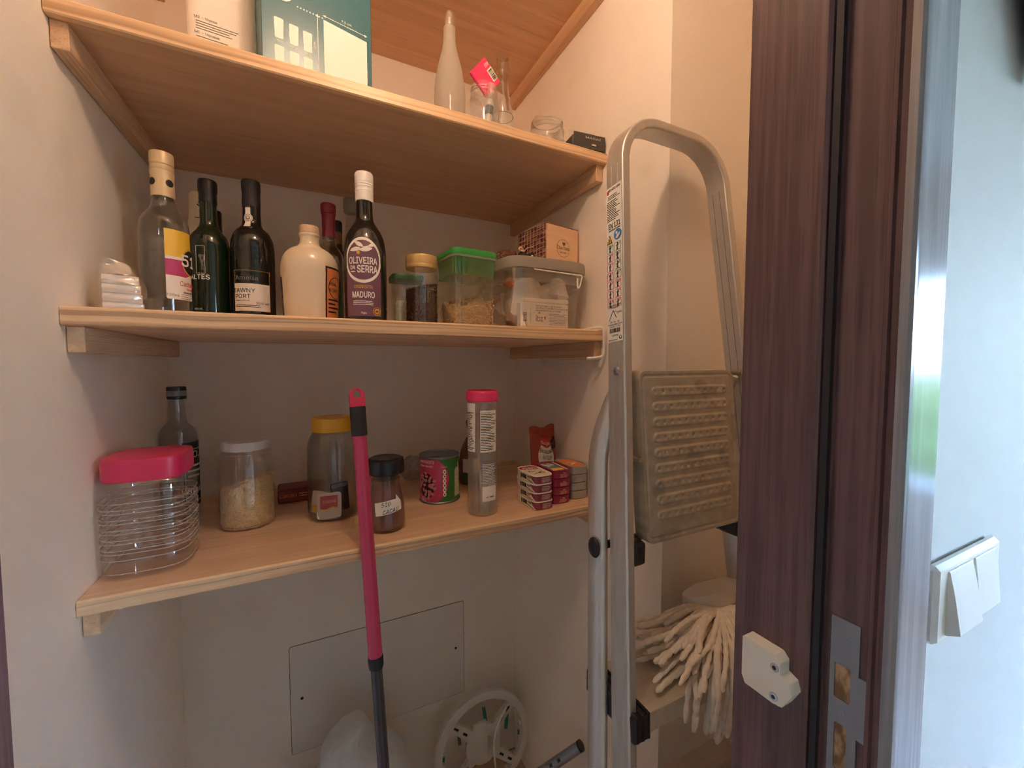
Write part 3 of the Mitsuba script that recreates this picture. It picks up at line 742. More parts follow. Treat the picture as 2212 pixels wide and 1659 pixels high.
b.add('label', on_round(extr(sbox(-0.034, 0.022, 0.034, 0.077), 0.0003), rf, la, 0, R=0.0395), 'mat_paper', label='white label')
b.add('label_border', on_round(extr(sbox(-0.034, 0.022, 0.034, 0.103).difference(sbox(-0.0335, 0.0225, 0.0335, 0.1025)), 0.0003), rf, la, 0, R=0.0395, eps=0.0005), 'mat_gold_print', label='fine gold border')
b.add('script', on_round(shift(text('Amelia', 0.0085, 0.042), -0.010, 0.084), rf, la, 0, R=0.0395), 'mat_grey_print', label='grey script')
b.add('lettering', on_round(cat([shift(text('TAWNY', 0.0082), -0.015, 0.059), shift(text('PORT', 0.0082), -0.017, 0.0475), shift(text('Product of Portugal', 0.0022), -0.017, 0.042), shift(text('20% vol', 0.0046), 0.019, 0.036), bars(2, -0.031, 0.018, 0.033, 0.0032, 0.0012, 0.1, 4)]), rf, la, 0, R=0.0395, eps=0.0006), 'mat_black_print')

# stoneware jug
ux_, uy_ = 0.324, -0.380
b = Thing('stoneware_jug', 'cream glazed stoneware jug bottle with a pale stopper and an orange label', 'bottle', at=(ux_, uy_, Z2))
pf = [(0.047, 0.0), (0.0495, 0.004), (0.0505, 0.03)] + smoothprof([(0.0510, 0.05), (0.0525, 0.085), (0.0530, 0.105), (0.0490, 0.126), (0.0385, 0.141), (0.0250, 0.149), (0.0190, 0.155), (0.0175, 0.164), (0.0180, 0.170)]) + [(0.0195, 0.172), (0.0195, 0.176), (0.017, 0.178)]
b.add('body', lathe(pf, 56), 'mat_stoneware', 40)
b.add('stopper', lathe([(0.0165, 0.177), (0.0178, 0.179), (0.0180, 0.190), (0.0165, 0.192)], 36), 'mat_cork_cap', 40, 'pale flat stopper')
b.add('neck_ring', lathe([(0.0155, 0.1755), (0.0175, 0.1765), (0.0165, 0.1785)], 36, False, False), 'mat_brown_print', 40)
fa = facing(ux_, uy_)
rf = rof(pf)
lab2 = lambda poly, m, part, eps, label=None, edge=0.006: b.add(part, on_round(extr(poly, 0.0002), rf, fa + 1.12, 0, R=0.0515, eps=eps, edge=edge), m, label=label)
lab2(sbox(-0.030, 0.004, 0.030, 0.108), 'mat_bean_dark', 'label', 0.0003, 'black bordered label')
lab2(sbox(-0.027, 0.008, 0.027, 0.104), 'mat_orange', 'label_field', 0.0006, 'orange field')
lab2(affinity.scale(Point(-0.004, 0.068).buffer(0.020), 1.0, 1.1).difference(affinity.scale(Point(-0.004, 0.068).buffer(0.0188), 1.0, 1.1)), 'mat_bean_dark', 'label_ring', 0.0009)
b.add('lettering', on_round(cat([shift(text('REAL', 0.006), -0.012, 0.072), shift(text('AÇOR', 0.006), -0.012, 0.060), bars(4, -0.024, 0.02, 0.042, 0.008, 0.003, 0.6, 8)]), rf, fa + 1.12, 0, R=0.0515, eps=0.0010), 'mat_bean_dark')
b.add('label', on_round(extr(sbox(-0.02, 0.004, 0.02, 0.085), 0.0003), rf, fa - 1.62, 0, R=0.0515), 'mat_bean_dark', label='dark edge of the label on the left')

# red-capped clear bottle
b = Thing('red_capped_bottle', 'clear bottle with a dark red capsule behind the stoneware jug', 'bottle', at=(0.367, -0.215, Z2))
pf = [(0.030, 0), (0.033, 0.004), (0.0335, 0.15)] + smoothprof([(0.0335, 0.16), (0.0320, 0.176), (0.0240, 0.192), (0.0165, 0.205), (0.0148, 0.225), (0.0142, 0.26)])
b.add('glass', solid_vessel(pf, 0.0022, 0.008), 'mat_solid_glass', 40)
b.add('capsule', lathe([(0.0150, 0.218), (0.0152, 0.275), (0.0168, 0.276), (0.0166, 0.281), (0.0172, 0.283), (0.0172, 0.297), (0.0155, 0.300)], 36, cap0=False), 'mat_wine', 40, 'dark red capsule')
b.add('label', on_round(extr(sbox(-0.03, 0.03, 0.03, 0.13), 0.0003), 0.0336, facing(0.367, -0.215) + PI, 0), 'mat_leafgreen', label='green rear label')

b = Thing('black_capped_bottle', 'slim brown bottle with a black cap behind the red-capped bottle', 'bottle', at=(0.3885, -0.115, Z2))
pf = [(0.026, 0), (0.028, 0.004), (0.028, 0.18)] + smoothprof([(0.028, 0.185), (0.024, 0.205), (0.0155, 0.225), (0.0145, 0.25)])
b.add('glass', lathe(pf, 36), 'mat_brown_glass', 40)
b.add('cap', lathe([(0.0155, 0.263), (0.0160, 0.265), (0.0160, 0.290), (0.0145, 0.293)], 32), 'mat_black', 40, 'black cap')
b.add('neck_label', lathe([(0.0152, 0.232), (0.0152, 0.263)], 32, False, False), 'mat_brown_bag', 40, 'brown neck label')

b = Thing('tall_clear_bottle', 'tallest clear bottle, standing behind the olive oil bottle', 'bottle', at=(0.430, -0.066, Z2))
pf = [(0.029, 0), (0.031, 0.004), (0.031, 0.20)] + smoothprof([(0.031, 0.21), (0.027, 0.235), (0.0185, 0.262), (0.0162, 0.29), (0.0155, 0.335)])
b.add('glass', solid_vessel(pf, 0.0022, 0.008), 'mat_solid_glass', 40)
b.add('cap', lathe([(0.0165, 0.335), (0.0185, 0.338), (0.0180, 0.346), (0.0188, 0.350), (0.0188, 0.372), (0.016, 0.376)], 32, cap0=False), 'mat_poly_lid', 40, 'cloudy plastic cap')

# olive oil bottle
ox_, oy_ = 0.426, -0.420
b = Thing('olive_oil_bottle', 'dark olive oil bottle with a white screw cap and a purple label', 'bottle', at=(ox_, oy_, Z2))
pf = [(0.0375, 0), (0.0400, 0.004), (0.0405, 0.01), (0.0410, 0.10), (0.0405, 0.140)] + smoothprof([(0.0400, 0.147), (0.0375, 0.165), (0.0325, 0.180), (0.0240, 0.194), (0.0175, 0.206), (0.0155, 0.222), (0.0150, 0.245)])
b.add('glass', lathe(pf, 60), 'mat_dark_glass', 40)
b.add('cap', lathe([(0.0170, 0.2435), (0.0176, 0.245), (0.0174, 0.262), (0.0182, 0.2635), (0.0174, 0.266), (0.0174, 0.270), (0.0182, 0.2715), (0.0174, 0.274), (0.0182, 0.2765), (0.0174, 0.279), (0.0182, 0.2815), (0.0178, 0.284), (0.0180, 0.297), (0.0165, 0.300)], 44), 'mat_white', 30, 'white ridged screw cap')
fa = facing(ox_, oy_) - 0.12
rf = rof(pf)
def ol(poly, m, part, eps, label=None, edge=0.005):
    b.add(part, on_round(extr(poly, 0.0002), rf, fa, 0, R=0.041, eps=eps, edge=edge), m, label=label)
ol(sbox(-0.036, 0.010, 0.036, 0.100), 'mat_purple', 'label', 0.0003, 'purple label')
oval = affinity.scale(Point(0, 0.119).buffer(0.0365, quad_segs=16), 1.0, 1.22).intersection(sbox(-0.0355, 0.07, 0.0355, 0.17))
ol(oval, 'mat_white_print', 'badge', 0.0006, 'white rounded badge')
ol(affinity.scale(Point(0, 0.119).buffer(0.0322, quad_segs=16), 1.0, 1.2), 'mat_purple', 'badge_field', 0.0009, 'purple disc')
leafp = lambda x, y, l, w, a: affinity.translate(affinity.rotate(Polygon([(l * t, w * math.sin(PI * t) ** 0.8) for t in np.linspace(0, 1, 12)] + [(l * t, -w * math.sin(PI * t) ** 0.8) for t in np.linspace(1, 0, 12)]).buffer(0), a, origin=(0, 0)), x, y)
sprig = shapely.union_all([leafp(-0.025, 0.137, 0.022, 0.0042, 12), leafp(-0.005, 0.137, 0.024, 0.0046, 14), leafp(0.002, 0.144, 0.020, 0.004, 150), leafp(0.010, 0.146, 0.014, 0.003, 20), LineString([(-0.006, 0.138), (0.004, 0.144), (0.016, 0.148)]).buffer(0.0009)])
ol(sprig, 'mat_white_print', 'sprig', 0.0012, 'white olive sprig', 0.003)
ol(affinity.scale(Point(-0.008, 0.133).buffer(0.0036), 0.9, 1.15), 'mat_gold_print', 'olive', 0.0014, 'small golden olive', 0.003)
rt = lambda s, h, w, x, y, bold=True: shift(text(s, h, w, bold), x, y)
b.add('brand_lettering', on_round(cat([rt('OLIVEIRA', 0.0125, 0.0545, 0.0, 0.1115), rt('SERRA', 0.0135, 0.038, 0.0085, 0.0945), rt('DA', 0.0075, 0.0095, -0.0190, 0.1005), extr(sbox(-0.0235, 0.0950, -0.0145, 0.0968), 0.0003)]), rf, fa, 0, R=0.041, eps=0.0013, edge=0.004), 'mat_white_print', label='white lettering')
b.add('lettering', on_round(rt('VIRGEM EXTRA', 0.0060, 0.036, 0.0, 0.064), rf, fa, 0, R=0.041, eps=0.0007), 'mat_gold_print', label='gold lettering')
b.add('lettering', on_round(cat([rt('MADURO', 0.0115, 0.043, 0.0, 0.046), bars(3, -0.020, 0.022, 0.0385, 0.0033, 0.0011, 0.25, 6), rt('750ml', 0.0048, 0.011, 0.0, 0.0135, False)]), rf, fa, 0, R=0.041, eps=0.0007), 'mat_white_print')
ol(Point(0.026, 0.020).buffer(0.0082).difference(Point(0.026, 0.020).buffer(0.0072)).union(Point(0.026, 0.020).buffer(0.0055).difference(affinity.scale(Point(0.026, 0.020).buffer(0.004), 1, 0.5))), 'mat_gold_print', 'seal', 0.0007, 'round gold seal', 0.003)

# small green-lidded tub behind, with a white pot in it
b = Thing('small_tub', 'small cloudy tub with a dark green lid, between the olive oil and the gold-lidded jar', 'container', at=(0.540, -0.265, Z2))
b.add('body', loft([sering(0.036, 0.036, z, 5) * np.array([s, s, 1]) for z, s in ((0.001, 0.9), (0.004, 0.94), (0.125, 1.0))], cap1=False), 'mat_poly', True)
b.add('lid', loft([sering(0.039 * s, 0.039 * s, z, 5) for z, s in ((0.121, 1.0), (0.131, 1.0), (0.134, 0.96))]), 'mat_green_dark', 40, 'dark green lid')
b.add('content', moved(lathe([(0.018, 0.002), (0.0195, 0.006), (0.0195, 0.035), (0.0175, 0.042), (0.0185, 0.046), (0.0185, 0.050), (0.0175, 0.052), (0.0185, 0.055), (0.0185, 0.066), (0.014, 0.072)], 32), (-0.010, 0, 0.0)), 'mat_white', 40, 'white ridged pot inside')

# jar of cloves
qx, qy = 0.550, -0.385
b = Thing('clove_jar', 'glass jar of dark cloves with a gold screw lid', 'jar', at=(qx, qy, Z2))
pf = [(0.031, 0.0), (0.0345, 0.004), (0.036, 0.012), (0.0352, 0.06), (0.0355, 0.105), (0.0350, 0.118), (0.0325, 0.124), (0.0315, 0.132)]
b.add('glass', lathe(pf, 48, cap1=False), 'mat_glass', 40)
b.add('lid', lathe([(0.0345, 0.128), (0.0352, 0.130), (0.0352, 0.135), (0.0345, 0.136), (0.0352, 0.138), (0.0352, 0.153), (0.0335, 0.156)], 48), 'mat_gold_cap', 35, 'gold lid')
b.add('label', on_round(extr(sbox(-0.010, 0.05, 0.010, 0.118), 0.0002), rof(pf), facing(qx, qy) + 0.15, 0, R=0.0355), 'mat_film', label='clear strip label')
def grains(n, place, l, w, seed, tris=8):
    """n small spindles at place(r) -> points, as one mesh."""
    r = np.random.default_rng(seed)
    P = place(r, n)
    d = r.normal(size=(n, 3))
    d /= np.linalg.norm(d, axis=1, keepdims=True)
    u = np.cross(d, r.normal(size=(n, 3)))
    u /= np.linalg.norm(u, axis=1, keepdims=True)
    k = np.cross(d, u)
    s = (0.75 + 0.5 * r.random((n, 1)))
    V = np.stack([P - d * l * s, P + d * l * s, P + u * w, P + k * w, P - u * w, P - k * w], 1)
    F = np.array([[0, 3, 2], [0, 4, 3], [0, 5, 4], [0, 2, 5], [1, 2, 3], [1, 3, 4], [1, 4, 5], [1, 5, 2]])
    return trimesh.Trimesh(V.reshape(-1, 3), (F[None] + np.arange(n)[:, None, None] * 6).reshape(-1, 3), process=False)
def in_round(R, z0, top):
    def f(r, n):
        a = r.random(n) * 2 * PI
        side = r.random(n) < 0.6
        q = np.where(side, R * (0.94 + 0.05 * r.random(n)), R * np.sqrt(r.random(n)) * 0.97)
        x, y = q * np.cos(a), q * np.sin(a)
        t = top(x, y)
        return np.stack([x, y, np.where(side, z0 + (t - z0) * r.random(n), t)], 1)
    return f
ct = lambda x, y: 0.088 + 0.25 * x + 0 * y
core = lathe([(0.031, 0.004), (0.0335, 0.010), (0.0325, 0.080)], 32)
b.add('cloves', cat([core, grains(900, in_round(0.0345, 0.006, ct), 0.0042, 0.0011, 3)]), 'mat_clove', kind='stuff', label='dark cloves')

# green-lidded box of oats
wx, wy = 0.652, -0.398
Rg = rot(rz=0.10)
b = Thing('grain_box', 'square clear box with a bright green lid, a quarter full of oats', 'container', at=(wx, wy, Z2), R=Rg)
def boxrings(hx, hy, prof, p=7, n=72):
    return [sering(hx * s, hy * s, z, p, n) for z, s in prof]
b.add('body', loft(boxrings(0.0535, 0.0535, ((0.001, 0.84), (0.004, 0.88), (0.150, 1.0), (0.152, 1.03))), cap1=False), 'mat_poly', True)
b.add('lid', loft(boxrings(0.0565, 0.0565, ((0.1535, 0.99), (0.158, 1.02), (0.168, 1.0), (0.170, 0.95), (0.166, 0.92)))), 'mat_green', 40, 'bright green lid')
b.add('lid_rim', loft(boxrings(0.0575, 0.0575, ((0.150, 1.0), (0.1545, 1.02)), 7), False, False), 'mat_poly_lid', True, 'pale rim under the lid')
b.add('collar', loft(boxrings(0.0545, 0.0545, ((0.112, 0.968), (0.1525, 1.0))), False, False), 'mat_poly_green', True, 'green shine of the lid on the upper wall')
ot = lambda x, y: 0.052 + 0.28 * x + 0.02 * np.sin(60 * y)
gr = boxrings(0.0505, 0.0505, ((0.003, 0.87), (0.048, 0.92)))
oat = loft(gr)
ov = np.array(oat.vertices)
ov[:, 2] = np.where(ov[:, 2] > 0.02, ot(ov[:, 0], ov[:, 1]), ov[:, 2])
oat.vertices = ov
def in_square(h, z0, top):
    def f(r, n):
        t = r.random(n) * 2 - 1
        k = r.integers(0, 4, n)
        top_ = r.random(n) < 0.35
        x = np.where(k == 0, -1.0, np.where(k == 1, 1.0, t)) * h
        y = np.where(k == 2, -1.0, np.where(k == 3, 1.0, t)) * h
        x, y = np.where(top_, (r.random(n) * 2 - 1) * h, x), np.where(top_, (r.random(n) * 2 - 1) * h, y)
        q = top(x, y)
        z = np.where(top_, q, z0 + (q - z0) * r.random(n))
        s = 0.89 + 0.11 * z / 0.15
        return np.stack([x * s, y * s, z], 1)
    return f
b.add('oats', cat([oat, grains(2200, in_square(0.0510, 0.004, ot), 0.0026, 0.0011, 4)]), 'mat_oats', kind='stuff', label='oats')

# big cloudy bin
bx0, by0 = 0.848, -0.345
b = Thing('storage_bin', 'large cloudy plastic bin with a grey lid, full of pale paper bags', 'container', at=(bx0, by0, Z2))
def binr(prof):
    return [sering(0.1085 * s, 0.115 * s, z, 5.5, 96) for z, s in prof]
b.add('body', loft(binr(((0.001, 0.86), (0.004, 0.89), (0.150, 0.985), (0.158, 0.99))), cap1=False), 'mat_poly_grey', True)
b.add('lid', loft([sering(0.118 * s, 0.121 * s, z, 5.5, 96) for z, s in ((0.142, 0.985), (0.142, 1.0), (0.160, 1.0), (0.167, 0.985), (0.169, 0.95))], cap0=False), 'mat_poly_lid', 40, 'grey snap lid')
b.add('collar', loft([sering(0.1085 * k * 1.004, 0.115 * k * 1.004, z, 5.5, 96) for z, k in ((0.112, 0.962), (0.142, 0.981))], False, False), 'mat_haze', True, 'hazier band under the lid')
hnd = bez([(-0.045, -0.1120, 0.142), (-0.044, -0.1175, 0.139), (0.0, -0.1185, 0.1375), (0.065, -0.1185, 0.136), (0.086, -0.1165, 0.136), (0.0875, -0.1160, 0.130), (0.082, -0.1145, 0.108), (0.078, -0.113, 0.108), (0.0755, -0.1145, 0.130)], 8)
b.add('handle', tube(hnd, 0.0019, 8), 'mat_white', True, 'white wire-like handle')
fy = -0.092
b.add('medicine_box', moved(box(-0.077, 0.058, -0.009, 0.012, 0.0, 0.058, 0.0015), (0, fy, 0.005)), 'mat_card', label='white medicine box pressed to the front')
def med(poly, m, part, label=None):
    b.add(part, on_plane(extr(poly, 0.0003), (0, fy - 0.0092, 0.005), FX, FZ), m, label=label)
b.add('medicine_print', on_plane(cat([shift(text('KALII IODIDUM 65 mg, 10 tabletten', 0.0030, 0.072), 0.001, 0.0500), shift(text('IODURE DE POTASSIUM 65 mg, 10 comprimés', 0.0030, 0.090), 0.010, 0.0445), shift(text('KALIUMIODID 65 mg, 10 Tabletten', 0.0030, 0.070), 0.000, 0.0390), bars(8, 0.002, 0.054, 0.0325, 0.0036, 0.0009, 0.15, 12), barcode(-0.070, -0.061, 0.013, 0.034, 7, along='y'), shift(bars(1, -0.055, -0.0545, 0.008, 0, 0.036, 0), 0.004)]), (0, fy - 0.0092, 0.005), FX, FZ), 'mat_grey_print', label='grey small print')
b.add('medicine_logo', on_plane(shift(text('ibz', 0.0145, 0.020), -0.026, 0.014), (0, fy - 0.0092, 0.005), FX, FZ), 'mat_grey_print', label='ibz lettering')
med(Polygon([(-0.031, 0.033), (-0.023, 0.033), (-0.0255, 0.0375)]), 'mat_grey_print', 'medicine_mark')
med(Polygon([(-0.013, 0.026), (-0.007, 0.026), (-0.010, 0.017)]), 'mat_red', 'medicine_mark', 'small red triangle')
b.add('medicine_flap', moved(box(-0.066, 0.066, -0.005, 0.012, 0.0, 0.012, 0.003), (0.0, fy + 0.004, 0.0645), rot(ry=-0.02)), 'mat_card', label='second white box behind')
def paper_bag(sx, sy, sz, seed):
    r = np.random.default_rng(seed)
    p = r.normal(size=(16, 3))
    p = np.sign(p) * np.abs(p / np.linalg.norm(p, axis=1, keepdims=True)) ** 0.7
    return trimesh.convex.convex_hull(p * [sx, sy, sz])
for k, (dx, dy, dz, sx, sz, ay) in enumerate(((-0.040, -0.045, 0.072, 0.052, 0.064, 0.35), (0.040, -0.030, 0.080, 0.050, 0.060, -0.55), (0.0, 0.0, 0.095, 0.045, 0.045, 0.8), (0.052, -0.060, 0.104, 0.030, 0.034, 0.5), (-0.02, 0.02, 0.06, 0.07, 0.05, 0.1), (-0.06, 0.03, 0.05, 0.030, 0.045, -0.3))):
    b.add('paper_bag', moved(paper_bag(sx, 0.036, sz, 20 + k), (dx, dy, dz), rot(ry=ay)), 'mat_card', 15, 'crumpled pale bag seen through the wall')
b.add('red_content', moved(crumple((0.022, 0.02, 0.018), 31, 0.2, 1.3, 3), (-0.076, -0.040, 0.118)), 'mat_orange', 25, 'reddish thing inside')

# wooden chocolate box on the bin
cxb = Thing('chocolate_box', 'pale wooden gift box with a burnt heart logo, on the grey lid of the bin', 'box', at=(0.910, -0.345, Z2 + 0.1695), R=rot(rz=0.16))
cxb.add('box', box(-0.056, 0.056, -0.055, 0.060, 0, 0.103, 0.001), 'mat_pine')
cxb.add('wrapping', box(-0.0585, -0.0535, -0.0545, 0.062, 0.0003, 0.1045, 0.001), 'mat_wrap', label='woven dark red paper side')
cxb.add('top_edge', box(-0.0575, 0.0565, -0.0545, 0.0605, 0.1030, 0.1050, 0.0005), 'mat_wrap')
strp = [LineString([(0.002 + 0.013 * k, 0.0), (0.004 + 0.013 * k, 0.104)]).buffer(0.0006) for k in range(9)] + [LineString([(0.0, 0.006 + 0.012 * k), (0.114, 0.009 + 0.012 * k)]).buffer(0.0005) for k in range(9)]
cxb.add('weave', on_plane(extr(shapely.union_all(strp), 0.0004), (-0.0586, 0.061, 0), (0, -1, 0), FZ), 'mat_cork_cap', label='pale weave lines')
ring = Point(0, 0).buffer(0.0225).difference(Point(0, 0).buffer(0.0218))
heart = shapely.union_all([Point(-0.0024, 0.002).buffer(0.0031), Point(0.0024, 0.002).buffer(0.0031), Polygon([(-0.0053, 0.0010), (0.0053, 0.0010), (0, -0.0055)])])
cut = sbox(-0.021, -0.008, 0.026, 0.006)
logo = cat([extr(ring.difference(cut), 0.0003), shift(extr(heart, 0.0003), 0.0022, 0.0105), shift(text('Chocolate', 0.0088, 0.043), 0.0005, -0.0035), shift(text('du Coeur', 0.0042, 0.021), 0.0, -0.0125)])
cxb.add('logo', on_plane(logo, (0.002, -0.0551, 0.048), FX, FZ), 'mat_brown_print', label='burnt brown logo')
b = Thing('brown_pouch', 'crumpled dark brown foil bag on the bin, left of the wooden box', 'bag', at=(0.808, -0.280, Z2 + 0.201))
b.one(crumple((0.042, 0.045, 0.038), 9, 0.25, 2.2, 5), 'mat_brown_bag', 35)
b = Thing('tied_bag', 'small dark bag tied with a pale bow, before the brown foil bag', 'bag', at=(0.815, -0.372, Z2 + 0.170))
b.add('bag', lathe(smoothprof([(0.012, 0.0), (0.019, 0.004), (0.020, 0.014), (0.012, 0.026), (0.006, 0.032), (0.010, 0.040)]), 24), 'mat_charcoal', 40)
b.add('bow', cat([tube(bez([(0, -0.006, 0.032), (-0.010, -0.010, 0.040), (-0.016, -0.010, 0.034), (0, -0.008, 0.031)], 6), 0.0026, 8), tube(bez([(0, -0.006, 0.032), (0.008, -0.010, 0.041), (0.026, -0.010, 0.046)], 6), 0.0012, 8)]), 'mat_cork_cap', True, 'pale bow')
b.add('tag', moved(box(-0.007, 0.007, -0.0012, 0.0, -0.014, 0.006, 0.0004), (0.016, -0.020, 0.020), rot(ry=-0.25)), 'mat_black', label='black tag')
b.add('tag_print', on_plane(cat([shift(extr(affinity.scale(heart, 0.5, 0.5, origin=(0, 0)), 0.0003), 0, 0.001), bars(2, -0.004, 0.004, -0.005, 0.0025, 0.001, 0.1, 3)]), (0.016, -0.0214, 0.018), FX, FZ), 'mat_white_print')

# white wire hook clipped over the right end of the shelf
hk = Thing('wire_rack', 'white coated wire hook hanging over the right front corner of the bottle shelf', 'hook')
zt, zb = Z2 + 0.0035, SHELF['b'][0]
wire = bez([(0.9530, -0.400, zt), (0.9560, -0.45, zt), (0.960, -0.495, zt + 0.002), (0.968, -0.507, zt - 0.003), (0.9695, -0.5085, zt - 0.03), (0.9690, -0.508, zb - 0.026), (0.966, -0.507, zb - 0.037), (0.955, -0.500, zb - 0.041), (0.935, -0.485, zb - 0.0425)], 10)
hk.add('wire', tube(wire, 0.0034, 10), 'mat_white_gloss', True)
low = bez([(0.964, -0.504, zb - 0.0415), (0.956, -0.44, zb - 0.048), (0.945, -0.36, zb - 0.052), (0.935, -0.285, zb - 0.053), (0.931, -0.272, zb - 0.049), (0.930, -0.268, zb - 0.044)], 10)
hk.add('wire', tube(low, 0.0034, 10), 'mat_white_gloss', True)
hk.add('tip', shift(trimesh.creation.icosphere(2, 0.0052), 0.930, -0.268, zb - 0.045), 'mat_white_gloss', True, 'rounded tip')

# ------------------------------------------------------------------ things on the lowest shelf
# big square jar with a red lid, against the left wall
rx, ry = 0.0635, -0.393
b = Thing('ribbed_jar', 'large empty clear plastic jar with ribbed sides and a red lid', 'jar', at=(rx, ry, Z1))
def jr(s, z, hx=0.0605, hy=0.0625, p=3.6):
    return sering(hx * s, hy * s, z, p, 96)
rings = [jr(0.82, 0.002), jr(0.93, 0.005), jr(0.985, 0.014), jr(1.0, 0.026)]
for k in range(6):
    z = 0.034 + 0.0165 * k
    rings += [jr(1.0, z), jr(0.955, z + 0.004), jr(0.955, z + 0.006), jr(1.0, z + 0.010)]
rings += [jr(1.0, 0.138), jr(0.985, 0.150), jr(0.94, 0.158), jr(0.86, 0.162), jr(0.84, 0.166), jr(0.84, 0.176)]
b.add('body', loft(rings, cap1=False), 'mat_jar', 50)
for k in range(6):
    z = 0.034 + 0.0165 * k
    for dz in (0.0, 0.0105):
        q = jr(0.999, z + dz)
        b.add('rib', tube(np.vstack([q, q[:1]]), 0.0009, 6, False), 'mat_rib', True)
q = jr(0.975, 0.0115)
b.add('foot_ring', tube(np.vstack([q, q[:1]]), 0.0009, 6, False), 'mat_rib', True)
b.add('lid', loft([jr(s, z, p=4.0) for s, z in ((0.915, 0.160), (0.93, 0.162), (0.93, 0.192), (0.90, 0.197), (0.84, 0.1985))], cap0=False), 'mat_pink', 40, 'red plastic lid')
b.add('inner_seal', loft([jr(0.83, 0.1575), jr(0.83, 0.1585)], False, False), 'mat_gold', True)

# bottle with black cap behind
b = Thing('black_label_bottle', 'clear bottle with a black cap and a black and white label, behind the ribbed jar', 'bottle', at=(0.0465, -0.150, Z1))
pf = [(0.032, 0), (0.035, 0.004), (0.0355, 0.012), (0.0355, 0.188)] + smoothprof([(0.0355, 0.192), (0.0340, 0.202), (0.0270, 0.212), (0.0205, 0.219), (0.0185, 0.232), (0.0165, 0.255), (0.0152, 0.276)])
b.add('glass', solid_vessel(pf, 0.003, 0.010), 'mat_solid_glass', 40)
b.add('cap', lathe([(0.0165, 0.273), (0.0178, 0.2745), (0.0178, 0.299), (0.0165, 0.301)], 36, cap0=False), 'mat_black', 40, 'black cap')
b.add('cap_band', lathe([(0.0180, 0.280), (0.0180, 0.292)], 36, False, False), 'mat_grey_print', 40, 'grey band on the cap')
fa = facing(0.0465, -0.15)
b.add('label', on_round(extr(sbox(-0.028, 0.03, 0.036, 0.176), 0.0003), 0.0356, fa + 0.95, 0), 'mat_black_print', label='black label')
b.add('label_print', on_round(cat([shift(text('No.7', 0.020), 0.0, 0.140), bars(3, -0.02, 0.02, 0.120, 0.012, 0.004, 0.3, 2), shift(text('Whiskey', 0.012), 0.0, 0.060), extr(rrect(0.05, 0.12, 0.006, 0, 0.1).difference(rrect(0.048, 0.118, 0.006, 0, 0.1)), 0.0003)]), 0.0356, fa + 0.95, 0, eps=0.0008), 'mat_white_print')

# rice jar
b = Thing('rice_jar', 'clear jar half full of rice with a white lid', 'jar', at=(0.190, -0.262, Z1))
pf = [(0.046, 0.001), (0.050, 0.005), (0.0525, 0.014), (0.0525, 0.05), (0.0515, 0.09), (0.0525, 0.13), (0.0510, 0.145), (0.0470, 0.155), (0.0450, 0.158), (0.0500, 0.1595), (0.0500, 0.1625), (0.0450, 0.164), (0.0440, 0.175)]
b.add('body', lathe(pf, 64, cap1=False), 'mat_pet', 35)
b.add('neck_ring', tube([(0.0492 * math.cos(a), 0.0492 * math.sin(a), 0.161) for a in np.linspace(0, 2 * PI, 65)], 0.0009, 8, False), 'mat_pet', True)
b.add('foot_ring', tube([(0.0505 * math.cos(a), 0.0505 * math.sin(a), 0.0065) for a in np.linspace(0, 2 * PI, 65)], 0.0008, 6, False), 'mat_rib', True)
b.add('lid', lathe([(0.0455, 0.168), (0.0462, 0.169), (0.0462, 0.183), (0.0450, 0.186), (0.0430, 0.1865), (0.0425, 0.185)], 64), 'mat_white_lid', 35, 'white lid')
rtop = lambda x, y: 0.098 + 0.33 * (0.88 * x - 0.47 * y) + 0.004 * np.sin(70 * x)
core = lathe([(0.040, 0.004), (0.0475, 0.010), (0.0490, 0.02), (0.0490, 0.06), (0.0480, 0.088)], 48)
cv = np.array(core.vertices)
up = cv[:, 2] > 0.075
cv[up, 2] = rtop(cv[up, 0], cv[up, 1]) - 0.003
mid = (cv[:, 2] > 0.055) & (cv[:, 2] < 0.065)
core.vertices = cv
b.add('rice', cat([core, grains(4200, in_round(0.0502, 0.006, rtop), 0.0033, 0.0010, 6)]), 'mat_rice', kind='stuff', label='rice grains')

# yellow-lidded jar with tea bags
yx, yy_ = 0.364, -0.286
b = Thing('tea_jar', 'tall clear plastic jar with a yellow lid, tea bags on its bottom', 'jar', at=(yx, yy_, Z1))
pf = [(0.046, 0.001), (0.053, 0.006), (0.0565, 0.016), (0.0570, 0.10), (0.0565, 0.160)] + smoothprof([(0.0560, 0.166), (0.0530, 0.178), (0.0470, 0.193), (0.0430, 0.200)]) + [(0.0425, 0.205)]
b.add('body', solid_vessel(pf, 0.0009, 0.0025), 'mat_solid_pet', 40)
b.add('lid', lathe([(0.0445, 0.199), (0.0452, 0.200), (0.0452, 0.226), (0.0435, 0.2295), (0.040, 0.2305), (0.039, 0.2295)], 64), 'mat_yellow_lid', 40, 'yellow lid')
b = Thing('tea_bag', 'square white tea sachet with a red print inside the yellow-lidded jar', 'tea bag', at=(0.350, -0.3250, Z1 + 0.006), R=rot(rz=0.10, rx=-0.10, ry=0.03))
tb = rrect(0.050, 0.056, 0.006, 0, 0.029)
b.add('pouch', on_plane(extr(tb, 0.003), (0, 0, 0), FX, FZ), 'mat_paper')
b.add('print_field', on_plane(extr(Polygon([(-0.0185, 0.051), (0.0175, 0.051), (0.0175, 0.024), (0.006, 0.0262), (-0.006, 0.0215), (-0.0185, 0.0235)]), 0.0003), (0, -0.0031, 0), FX, FZ), 'mat_red', label='red field')
b.add('wave', on_plane(extr(LineString([(-0.0185, 0.0225), (-0.006, 0.0205), (0.006, 0.0252), (0.0175, 0.0230)]).buffer(0.0012, cap_style=2), 0.0003), (0, -0.0031, 0), FX, FZ), 'mat_yellow')
